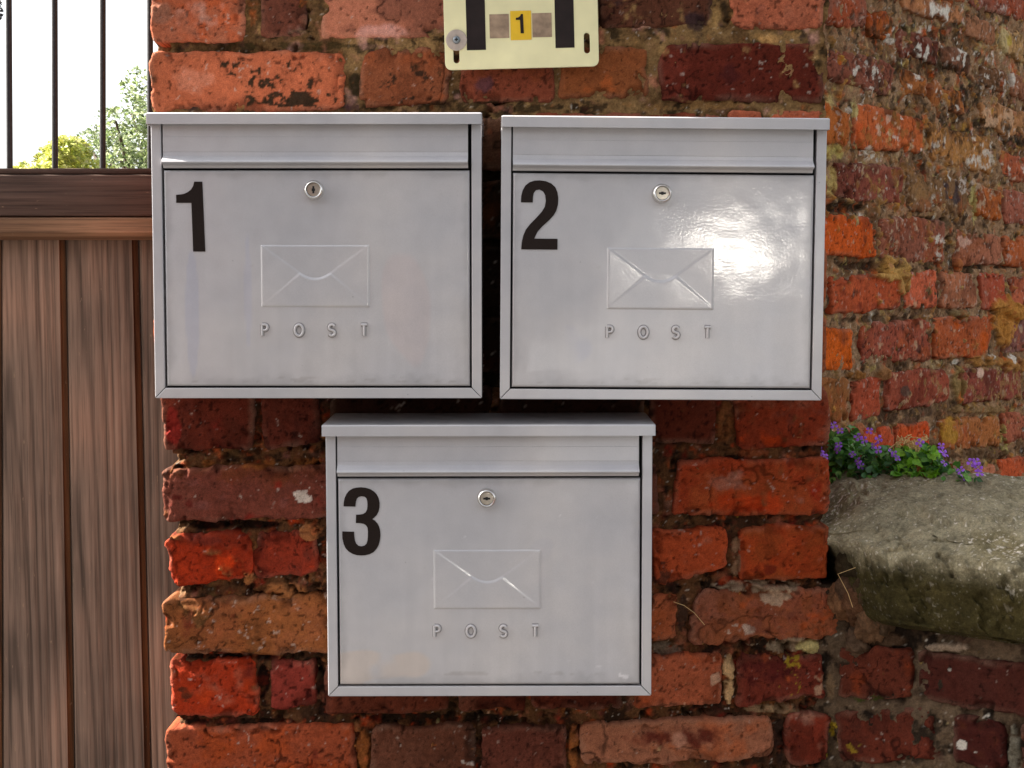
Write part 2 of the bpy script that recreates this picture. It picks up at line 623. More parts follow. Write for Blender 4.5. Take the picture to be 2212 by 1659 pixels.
def add_brick(acc, pl, quad, rgb, res=0.0017, rough=1.0, rad=0.007, prot=0.0, c2=None, w2=0.5, w3=1.0, tone=0.86, lime=0.0, patches=(), seed=None, deep=0.035, space='px', edge=0.0042, chip=1.2):
    """One brick: quad = tl,tr,br,bl, in measuring-grid px or in plane coordinates."""
    if seed is None:
        seed = acc.n % 9973 * 0.37 + len(acc.V)
    q = np.array(quad, float)
    if space == 'px':
        q = pl.ab(q[:, 0], q[:, 1])
    tl, tr, br, bl = q
    wd = (np.linalg.norm(tr - tl) + np.linalg.norm(br - bl)) / 2
    ht = (np.linalg.norm(tl - bl) + np.linalg.norm(tr - br)) / 2
    hw, hh = wd / 2, ht / 2
    nu, nv = max(4, int(wd / res)), max(4, int(ht / res))
    K = 4
    iu = np.arange(-K, nu + 1 + K)
    iv = np.arange(-K, nv + 1 + K)
    su = np.clip(iu, 0, nu) / nu * 2 - 1
    sv = np.clip(iv, 0, nv) / nv * 2 - 1
    ru = np.maximum(np.maximum(-iu, iu - nu), 0)
    rv = np.maximum(np.maximum(-iv, iv - nv), 0)
    S, T = np.meshgrid(su, sv)
    RU, RV = np.meshgrid(ru, rv)
    ring = np.maximum(RU, RV)
    x, y = S * hw, T * hh
    r = min(rad, hw * 0.6, hh * 0.6)
    a = np.maximum(np.abs(x) - (hw - r), 0)
    b = np.maximum(np.abs(y) - (hh - r), 0)
    m = np.maximum(a, b)
    hyp = np.maximum(np.hypot(a, b), 1e-9)
    f = np.where((a > 0) & (b > 0), m / hyp, 1.0)
    x = np.sign(x) * np.where(a > 0, hw - r + a * f, np.abs(x))
    y = np.sign(y) * np.where(b > 0, hh - r + b * f, np.abs(y))
    # distance to the rounded outline
    a = np.maximum(np.abs(x) - (hw - r), 0)
    b = np.maximum(np.abs(y) - (hh - r), 0)
    d = np.minimum(hw - np.abs(x), hh - np.abs(y))
    d = np.where((a > 0) & (b > 0), r - np.hypot(a, b), d)
    d = np.maximum(d, 0)
    s, t = (x / hw + 1) / 2, (y / hh + 1) / 2
    ab = (bl * ((1 - s) * (1 - t))[..., None] + br * (s * (1 - t))[..., None] + tr * (s * t)[..., None] + tl * ((1 - s) * t)[..., None])
    ab = ab.reshape(-1, 2)
    d, ring = d.ravel(), ring.ravel()
    p3 = np.stack([ab[:, 0], ab[:, 1], np.full(len(ab), seed * 0.613)], -1)
    wob = np.stack([fbm(p3, 28, 3, 1), fbm(p3, 28, 3, 2)], -1) * 0.0036 * rough + np.stack([fbm(p3, 130, 3, 3), fbm(p3, 130, 3, 4)], -1) * 0.0011 * rough
    wob *= (1 - sstep(0.0, 0.03, d))[:, None] * 0.8 + 0.2
    ab = ab + wob
    low = fbm(p3, 22, 3, 5)
    mid = fbm(p3, 95, 3, 6)
    fine = fbm(p3, 420, 2, 7)
    e = edge * (1 + 0.5 * low)
    tt = np.clip(1 - d / np.maximum(e, 1e-4), 0, 1)
    h = -0.75 * e * (1 - np.sqrt(np.maximum(1 - tt * tt, 0)))
    h += (0.0011 * low + 0.0008 * mid + 0.0003 * fine) * rough
    ch = sstep(0.22, 0.42, fbm(p3, 42, 3, 8)) * (1 - sstep(0.004, 0.016, d)) * 0.0045 * chip
    h -= ch
    pit = sstep(0.52, 0.7, fbm(p3, 230, 2, 9))
    h -= pit * 0.0008
    ck = sstep(0.045, 0.008, np.abs(fbm(p3, 15, 4, 16))) * sstep(0.05, 0.35, fbm(p3, 7, 2, 17))
    h -= ck * 0.0012
    sp_n = fbm(p3, 17, 4, 18)
    flake = sstep(0.30, 0.36, sp_n) * np.clip(rough - 0.9, 0, 1)
    h -= flake * 0.0022
    rn = np.random.default_rng(int(seed * 1000) % 100000)
    tx, ty = rn.uniform(-0.012, 0.012, 2)
    c0 = ab.mean(0)
    h += (ab[:, 0] - c0[0]) * tx + (ab[:, 1] - c0[1]) * ty + prot
    h = h - ring * deep / K
    # colour of the fired clay
    base = lin(rgb)
    base = base * np.array([1.0, 1.12, 0.84])
    second = lin(c2) if c2 is not None else base * np.array([0.52, 0.54, 0.52]) + 0.003
    n1 = fbm(p3, 26, 4, 11)
    n2 = fbm(p3, 85, 4, 12)
    n3 = fbm(p3, 330, 3, 13)
    mk = sstep(-0.15, 0.4, n1 * 0.8 + n2 * 0.45) * w2
    C = base[None, :] * (1 - mk[:, None]) + second[None, :] * mk[:, None]
    third = THIRD[int(seed * 7.7) % len(THIRD)] * (0.35 + 1.5 * base.mean())
    m3 = sstep(0.0, 0.55, fbm(p3, 13, 4, 15) + 0.35 * n2) * 0.55 * w3
    C = C * (1 - m3[:, None]) + third[None, :] * m3[:, None]
    rim = (1 - sstep(0.001, 0.009, d)) * np.clip(0.4 + 1.1 * n1, 0, 1) * 0.3
    C = C * (1 - rim[:, None]) + np.array([0.30, 0.19, 0.13]) * rim[:, None]
    C = C * (1 + 0.30 * n1 + 0.28 * n2 + 0.22 * n3)[:, None]
    C = C * (1 - 0.6 * pit)[:, None]
    C = C * (1 - 0.65 * ck)[:, None]
    fresh = base * np.array([1.15, 1.2, 1.15])
    C = C * (1 - 0.45 * flake[:, None]) + fresh[None, :] * 0.45 * flake[:, None]
    C = C * (1 - 0.5 * sstep(0.27, 0.31, sp_n) * (1 - sstep(0.32, 0.37, sp_n)) * np.clip(rough - 0.9, 0, 1))[:, None]
    C = C * (1 - 0.35 * np.clip(ch / 0.0045, 0, 1))[:, None]
    lm = sstep(0.66 - lime, 0.86 - lime, fbm(p3, 150, 4, 14)) * 0.6
    C = C * (1 - lm[:, None]) + np.array([0.50, 0.40, 0.33]) * lm[:, None]
    P = pl.xyz(ab[:, 0], ab[:, 1], h)
    C, h = apply_patches(P, C, h, patches)
    P = pl.xyz(ab[:, 0], ab[:, 1], h)
    acc.add(P, grid_quads(len(iu), len(iv)), np.clip(C * tone, 0.002, 0.9))


def add_mortar(acc, pl, a0, a1, b0, b1, res, recess, tones, rough=1.0, patches=(), deep=0.05, left_fold=0.0, ragged_left=False):
    nu, nv = int((a1 - a0) / res), int((b1 - b0) / res)
    K = 3
    iu, iv = np.arange(-K, nu + 1 + K), np.arange(-K, nv + 1 + K)
    A, B = np.meshgrid(a0 + np.clip(iu, 0, nu) / nu * (a1 - a0), b0 + np.clip(iv, 0, nv) / nv * (b1 - b0))
    ring = np.maximum(*np.meshgrid(np.maximum(np.maximum(-iu, iu - nu), 0), np.maximum(np.maximum(-iv, iv - nv), 0))).ravel()
    p3 = np.stack([A.ravel(), B.ravel(), np.full(A.size, 0.31)], -1)
    h = -recess + (0.0035 * fbm(p3, 18, 3, 21) + 0.0028 * fbm(p3, 70, 4, 22) + 0.0011 * fbm(p3, 300, 3, 23)) * rough
    n1, n2, n3 = fbm(p3, 16, 4, 24), fbm(p3, 75, 4, 25), fbm(p3, 380, 3, 26)
    t0, t1, t2 = (lin(c) for c in tones)
    k1 = sstep(-0.25, 0.3, n1 + 0.5 * n2)
    k2 = sstep(0.1, 0.5, n2 + 0.6 * fbm(p3, 40, 3, 27)) * 0.85
    C = t0 * (1 - k1[:, None]) + t1 * k1[:, None]
    C = C * (1 - k2[:, None]) + t2 * k2[:, None]
    C = C * (1 + 0.25 * n2 + 0.32 * n3)[:, None]
    sp = sstep(0.72, 0.9, fbm(p3, 330, 2, 28)) * 0.7
    C = C * (1 - sp[:, None]) + np.array([0.48, 0.42, 0.34]) * sp[:, None]
    a = A.ravel() + fbm(p3, 60, 3, 29) * 0.004 * (1 if ragged_left else 0)
    P = pl.xyz(a, B.ravel(), h)
    C, h = apply_patches(P, C, h, patches, True)
    h = h - ring * deep / K
    P = pl.xyz(a, B.ravel(), h)
    acc.add(P, grid_quads(len(iu), len(iv)), np.clip(C, 0.002, 0.9))


def add_plain_box(acc, pl, a0, a1, b0, b1, h0, h1, rgb):
    c = np.array([[a, b, h] for a in (a0, a1) for b in (b0, b1) for h in (h0, h1)])
    P = pl.xyz(c[:, 0], c[:, 1], c[:, 2])
    Q = np.array([[0, 1, 3, 2], [4, 6, 7, 5], [0, 4, 5, 1], [2, 3, 7, 6], [0, 2, 6, 4], [1, 5, 7, 3]])
    acc.add(P, Q, np.tile(lin(rgb), (8, 1)))


def rect(x0, y0, x1, y1):
    return ((x0, y0), (x1, y0), (x1, y1), (x0, y1))


MOSS, LIME, LICH, PALE = (38, 34, 22), (214, 198, 184), (168, 140, 40), (226, 218, 204)

# ------------------------------------------------------------------ the brick pier
pier = empty('brick_pier', (0, 0.17, 0), 'weathered red brick gate pier carrying the three grey letter boxes', 'pier')
PP = [
    # moss on the two bricks left of the plate, and mossy joints at the top
    (560, 165, 190, 58, MOSS, 0.95, -0.30, 75, 0.0010), (640, 215, 150, 24, MOSS, 0.95, 0.05, 70, 0.001), (880, 180, 110, 62, (44, 34, 24), 0.9, -0.18, 85, 0.001),
    (620, 100, 200, 14, (62, 50, 26), 0.8, 0.15, 60), (1020, 232, 260, 16, (56, 44, 26), 0.8, 0.05, 60), (770, 170, 26, 70, (40, 34, 20), 0.9, 0.4, 50),
    (430, 35, 110, 60, (212, 160, 140), 0.75, 0.0, 30), (350, 30, 40, 70, (150, 104, 84), 0.7, 0.3, 40), (820, 62, 150, 26, (226, 168, 154), 0.6, 0.3, 34), (820, 20, 150, 60, (206, 126, 110), 0.6, 0.2, 25),
    (400, 175, 70, 55, (206, 132, 104), 0.6, 0.1, 35), (1505, 40, 40, 30, (52, 38, 42), 0.8, 0.4, 40), (1660, 20, 70, 30, (214, 130, 106), 0.6, 0.2, 25),
    (1320, 160, 40, 50, (186, 96, 46), 0.7, -0.05, 50), (1050, 180, 50, 40, (84, 56, 66), 0.7, 0.3, 40), (1600, 160, 140, 30, (70, 28, 26), 0.7, -0.05, 40),
    (1680, 78, 110, 22, (196, 150, 92), 0.8, 0.2, 50), (1540, 40, 30, 60, (178, 142, 90), 0.8, 0.3, 50), (1480, 228, 200, 14, (140, 104, 62), 0.7, 0.1, 60),
    # lower left
    (465, 1222, 100, 60, (212, 66, 22), 0.85, 0.3, 35), (450, 1170, 90, 26, (110, 44, 32), 0.75, 0.3, 40), (610, 1200, 60, 40, (116, 36, 26), 0.6, 0.1, 40),
    (420, 1330, 60, 50, (116, 84, 48), 0.6, 0.1, 40), (400, 1500, 28, 26, (70, 40, 24), 0.8, 0.5, 60), (530, 1460, 40, 50, (110, 36, 26), 0.7, 0.1, 40), (450, 1500, 90, 30, (196, 66, 24), 0.6, 0.1, 40),
    (655, 1070, 28, 22, LIME, 0.9, 0.05, 110), (420, 1040, 50, 30, (140, 84, 76), 0.6, 0.1, 40), (385, 1090, 40, 30, (96, 26, 20), 0.7, 0.2, 60), (374, 930, 22, 70, (140, 34, 26), 0.8, 0.5, 40),
    (610, 1272, 92, 20, (146, 92, 52), 0.95, 0.6, 50, 0.012), (540, 1240, 16, 30, (146, 92, 52), 0.95, 0.5, 60, 0.012), (672, 1145, 36, 24, (146, 92, 54), 0.95, 0.5, 60, 0.012), (560, 1000, 170, 20, (150, 88, 40), 0.8, 0.3, 50),
    (500, 1134, 150, 12, (24, 14, 12), 0.9, 0.8, 50, -0.010), (440, 1419, 220, 9, (22, 14, 11), 0.9, 0.7, 50, -0.010), (566, 1480, 20, 60, (26, 17, 14), 0.9, 0.6, 60, -0.010), (700, 1500, 24, 60, (40, 24, 18), 0.8, 0.4, 60, -0.004),
    (520, 1560, 160, 12, (36, 24, 17), 0.9, 0.4, 60, -0.006), (600, 1640, 120, 40, (128, 60, 50), 0.6, 0.05, 30), (640, 960, 40, 20, (30, 18, 14), 0.9, 0.4, 60, -0.006),
    # foot, below the third box
    (960, 1552, 240, 14, (30, 22, 14), 0.9, 0.4, 60, -0.006), (785, 1620, 18, 60, (158, 92, 46), 0.9, 0.4, 60, 0.006), (1238, 1610, 14, 60, (150, 88, 44), 0.9, 0.5, 60, 0.006), (1010, 1640, 20, 20, LIME, 0.8, 0.0, 90),
    (1480, 1600, 200, 42, (206, 148, 122), 0.75, 0.1, 28), (1480, 1594, 180, 34, (96, 36, 26), 0.9, 0.25, 38), (1380, 1600, 60, 30, (150, 84, 60), 0.6, 0.1, 40),
    # right of the third box
    (1560, 1045, 110, 42, (176, 116, 96), 0.7, 0.15, 28), (1620, 1085, 190, 40, (196, 62, 20), 0.7, 0.05, 35), (1760, 1050, 40, 70, (150, 32, 18), 0.7, 0.2, 40),
    (1690, 945, 110, 34, (190, 66, 22), 0.75, 0.1, 40), (1700, 900, 50, 30, (112, 52, 38), 0.6, 0.1, 50), (1530, 1170, 40, 30, (190, 112, 84), 0.6, 0.0, 50), (1690, 1230, 90, 24, (112, 34, 20), 0.8, 0.1, 50),
    (1640, 1180, 60, 30, (206, 92, 40), 0.6, 0.1, 40), (1640, 1265, 150, 18, (150, 128, 104), 0.85, 0.35, 60, 0.004), (1590, 1195, 14, 60, (150, 116, 88), 0.85, 0.3, 60, 0.003),
    (1690, 1290, 60, 26, (190, 162, 134), 0.8, 0.0, 60), (1560, 1310, 70, 24, (196, 96, 54), 0.75, 0.15, 50), (1780, 1330, 60, 24, (196, 90, 44), 0.8, 0.1, 50), (1600, 1360, 50, 18, (206, 180, 160), 0.85, 0.1, 60), (1660, 1340, 90, 40, (118, 66, 54), 0.6, 0.1, 50),
    (1700, 1392, 120, 18, (150, 130, 104), 0.8, 0.2, 60, 0.003), (1740, 1395, 40, 20, (196, 180, 120), 0.9, 0.3, 60, 0.004), (1720, 1450, 34, 70, LICH, 0.9, -0.12, 95), (1650, 1450, 70, 50, (84, 28, 26), 0.7, 0.2, 40), (1770, 1460, 20, 60, (190, 150, 120), 0.7, -0.05, 70),
    (1573, 1460, 16, 70, (204, 164, 116), 0.95, 0.7, 60, 0.005), (1545, 1460, 14, 60, (206, 164, 134), 0.8, 0.1, 60), (1700, 1530, 130, 14, (150, 124, 92), 0.8, 0.2, 60, 0.004),
    (1430, 1060, 26, 60, (120, 70, 40), 0.8, 0.4, 50), (1568, 910, 22, 60, (118, 72, 40), 0.85, 0.5, 50, 0.004), (1600, 978, 190, 16, (128, 66, 38), 0.8, 0.4, 50, 0.003), (1430, 1240, 30, 40, (70, 44, 32), 0.8, 0.2, 60), (1475, 1330, 16, 60, (60, 42, 34), 0.8, 0.3, 60),
    (1440, 1400, 60, 20, (112, 96, 80), 0.8, 0.2, 60), (1685, 1600, 16, 60, (56, 40, 32), 0.9, 0.5, 60, -0.004),
]
PP += [(x, y, 34, 17, (120, 92, 66), 0.9, 0.9, 40, -0.030) for x, y in ((372, 1136), (372, 1281), (376, 1419), (376, 1562), (366, 992), (340, 102), (336, 378), (340, 522), (344, 670), (350, 820))]
PB = Acc()
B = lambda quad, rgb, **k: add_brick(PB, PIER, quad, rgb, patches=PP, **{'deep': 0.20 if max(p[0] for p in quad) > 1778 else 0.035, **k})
DEEPL = dict(deep=0.12)
B(((326, -30), (528, -30), (527, 91), (329, 93)), (186, 100, 82), prot=0.002, **DEEPL)
B(rect(563, -30, 659, 82), (116, 62, 54), rough=0.7)
B(rect(694, -30, 1040, 80), (198, 116, 102), rough=0.6, rad=0.003)
B(rect(1100, -30, 1270, 70), (120, 60, 48))
B(((1296, -30), (1542, -30), (1541, 52), (1297, 62)), (98, 54, 44), rough=0.8)
B(((1572, -30), (1783, -30), (1780, 62), (1586, 60)), (190, 100, 82), rad=0.012)
B(((323, 115), (746, 112), (744, 236), (326, 240)), (190, 98, 76), rad=0.012, prot=0.003, **DEEPL)
B(((779, 106), (972, 112), (975, 228), (777, 235)), (140, 74, 54), rough=1.5, rad=0.012)
B(((992, 110), (1201, 108), (1200, 220), (996, 226)), (138, 66, 52), rad=0.009)
B(((1212, 98), (1400, 100), (1404, 210), (1211, 214)), (146, 78, 50), rough=1.3)
B(((1424, 94), (1783, 88), (1784, 219), (1426, 218)), (118, 46, 38), rad=0.006, w2=0.7)
# rows behind the boxes; inner bricks coloured dark to deepen the shade there
B(((329, 248), (700, 245), (700, 368), (331, 370)), (176, 80, 58), res=0.003, **DEEPL)
B(rect(720, 248, 900, 366), (150, 72, 54), res=0.004)
B(rect(920, 250, 1130, 366), (104, 64, 52), res=0.0025)
B(rect(1150, 246, 1560, 366), (150, 70, 54), res=0.003)
B(((1575, 239), (1782, 237), (1783, 368), (1578, 368)), (186, 92, 72), res=0.002)
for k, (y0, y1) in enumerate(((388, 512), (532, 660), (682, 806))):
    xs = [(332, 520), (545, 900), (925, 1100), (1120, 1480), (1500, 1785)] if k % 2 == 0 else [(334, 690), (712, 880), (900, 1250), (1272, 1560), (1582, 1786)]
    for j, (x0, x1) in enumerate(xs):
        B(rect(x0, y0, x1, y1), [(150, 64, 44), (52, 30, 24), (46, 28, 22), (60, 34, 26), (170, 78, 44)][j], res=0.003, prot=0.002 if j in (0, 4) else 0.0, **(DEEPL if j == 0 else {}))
B(((345, 832), (548, 830), (546, 972), (350, 975)), (112, 42, 32), rough=1.2, **DEEPL)
B(((566, 832), (690, 832), (692, 962), (570, 970)), (104, 42, 34), rough=1.4)
B(rect(712, 834, 1060, 968), (56, 28, 22), res=0.003)  # this brick and the next coloured dark for the shade between boxes
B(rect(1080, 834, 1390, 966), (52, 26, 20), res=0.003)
B(((1402, 834), (1546, 834), (1545, 956), (1404, 960)), (104, 42, 32))
B(((1590, 836), (1788, 834), (1792, 962), (1592, 970)), (142, 52, 34), rough=1.3, rad=0.010)
B(((345, 1010), (715, 1002), (716, 1120), (352, 1124)), (124, 60, 54), rough=1.4, rad=0.008, prot=0.003, w2=0.6, **DEEPL)
B(rect(740, 1000, 1060, 1115), (120, 56, 44), res=0.004)
B(rect(1080, 1000, 1420, 1115), (130, 56, 44), res=0.004)
B(((1466, 994), (1791, 990), (1792, 1112), (1450, 1116)), (172, 62, 36), rad=0.006)
B(((354, 1152), (538, 1146), (541, 1252), (372, 1272)), (176, 50, 24), rough=1.5, rad=0.016, prot=0.004, edge=0.007, lime=-0.2, **DEEPL)
B(((545, 1146), (688, 1148), (692, 1238), (552, 1254)), (136, 44, 30), rough=1.6, rad=0.012, lime=-0.2)
B(rect(715, 1146, 1060, 1255), (120, 50, 36), res=0.004)
B(rect(1080, 1146, 1390, 1255), (130, 56, 40), res=0.004)
B(((1408, 1146), (1568, 1138), (1572, 1232), (1412, 1262)), (190, 76, 46), rough=1.4, rad=0.010)
B(((1600, 1138), (1792, 1135), (1792, 1250), (1597, 1256)), (186, 70, 38), rough=1.2, rad=0.006)
B(((353, 1292), (716, 1288), (720, 1410), (358, 1414)), (144, 80, 50), w3=0.4, rough=1.2, rad=0.010, c2=(110, 62, 40), prot=0.004, lime=0.04, **DEEPL)
B(rect(738, 1284, 1060, 1400), (120, 56, 44), res=0.004)
B(rect(1080, 1284, 1385, 1400), (130, 56, 44), res=0.004)
B(((1405, 1284), (1462, 1280), (1464, 1380), (1404, 1394)), (184, 92, 66), rough=1.4)
B(((1496, 1278), (1802, 1266), (1872, 1372), (1492, 1386)), (156, 82, 60), rough=2.4, rad=0.010, chip=2.0, c2=(118, 64, 52))
B(((362, 1430), (545, 1424), (562, 1548), (366, 1548)), (176, 52, 26), rough=1.4, rad=0.010, edge=0.006, **DEEPL)
B(((584, 1432), (678, 1430), (680, 1530), (585, 1531)), (138, 50, 46), rough=0.9, rad=0.005, lime=0.02)
B(((704, 1430), (968, 1430), (970, 1538), (704, 1540)), (112, 50, 38), res=0.0025)
B(((990, 1432), (1130, 1432), (1132, 1536), (990, 1538)), (98, 40, 30), res=0.0025)
B(((1150, 1430), (1342, 1428), (1346, 1538), (1150, 1534)), (110, 44, 32), res=0.0025)
B(((1366, 1420), (1560, 1414), (1562, 1524), (1368, 1534)), (186, 92, 70), rough=1.0, rad=0.008)
B(((1592, 1418), (1784, 1412), (1786, 1512), (1588, 1524)), (126, 50, 42), rough=1.6, rad=0.010)
B(((360, 1576), (768, 1562), (770, 1690), (362, 1690)), (166, 74, 52), rough=1.0, rad=0.010, **DEEPL)
B(((800, 1566), (1028, 1568), (1030, 1690), (800, 1690)), (112, 62, 52), rough=1.3)
B(((1036, 1572), (1226, 1568), (1222, 1690), (1034, 1690)), (112, 56, 50), rough=1.4)
B(((1252, 1562), (1668, 1550), (1672, 1640), (1254, 1658)), (176, 106, 90), rough=1.2, rad=0.010)
B(((1698, 1545), (1792, 1540), (1794, 1644), (1700, 1650)), (140, 52, 40), rough=1.3, rad=0.008)
# rows above and below the view, on plane coordinates
z_top = PIER.ab(1000, -60)[1]
z_bot = PIER.ab(1000, 1712)[1]
xl, xr = PIER.ab(335, 400)[0], PIER.ab(1786, 400)[0]


def courses(acc, pl, a0, a1, z0, z1, patches=(), res=0.006, pitch=0.0785, tones=((160, 76, 54), (130, 60, 46), (184, 84, 56), (112, 52, 44), (176, 100, 78))):
    rn = random.Random(int(a0 * 100 + z0 * 977))
    z, k = z0, 0
    while z < z1:
        a = a0
        while a < a1 - 0.03:
            L = 0.222 if (rn.random() < 0.6) else 0.104
            b = min(a + L, a1)
            if a1 - b < 0.05:
                b = a1
            if b - a > 0.03:
                zz = min(z + pitch - 0.012, z1)
                if zz - z > 0.02:
                    add_brick(acc, pl, ((a, zz), (b, zz), (b, z), (a, z)), rn.choice(tones), res=res, space='ab', seed=rn.random() * 90)
            a = b + 0.012
        z += pitch
        k += 1


courses(PB, PIER, xl, xr, z_top + 0.004, 2.22)
courses(PB, PIER, xl, xr, 0.0, z_bot - 0.03)
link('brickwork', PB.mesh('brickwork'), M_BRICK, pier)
PM = Acc()
T_PIER = ((136, 106, 68), (98, 72, 44), (42, 33, 21))
ml = PIER.ab(372, 1300)[0]
mr = PIER.ab(1777, 700)[0]
zb, zt = PIER.ab(1000, 1672)[1], PIER.ab(1000, -14)[1]
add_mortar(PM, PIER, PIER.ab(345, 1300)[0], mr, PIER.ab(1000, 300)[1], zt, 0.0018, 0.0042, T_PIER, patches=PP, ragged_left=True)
add_mortar(PM, PIER, PIER.ab(350, 1300)[0], mr, PIER.ab(1000, 838)[1], PIER.ab(1000, 300)[1], 0.004, 0.012, ((60, 46, 32), (44, 32, 22), (26, 20, 14)), ragged_left=True)  # mortar toned dark to deepen the shade behind the boxes
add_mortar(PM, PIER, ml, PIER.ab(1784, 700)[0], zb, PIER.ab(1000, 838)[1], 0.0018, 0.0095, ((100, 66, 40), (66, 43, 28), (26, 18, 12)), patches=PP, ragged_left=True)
add_plain_box(PM, PIER, ml + 0.002, mr - 0.002, 0.0, 2.2, -0.33, -0.050, (100, 72, 50))
link('mortar', PM.mesh('mortar'), M_MORTAR, pier)

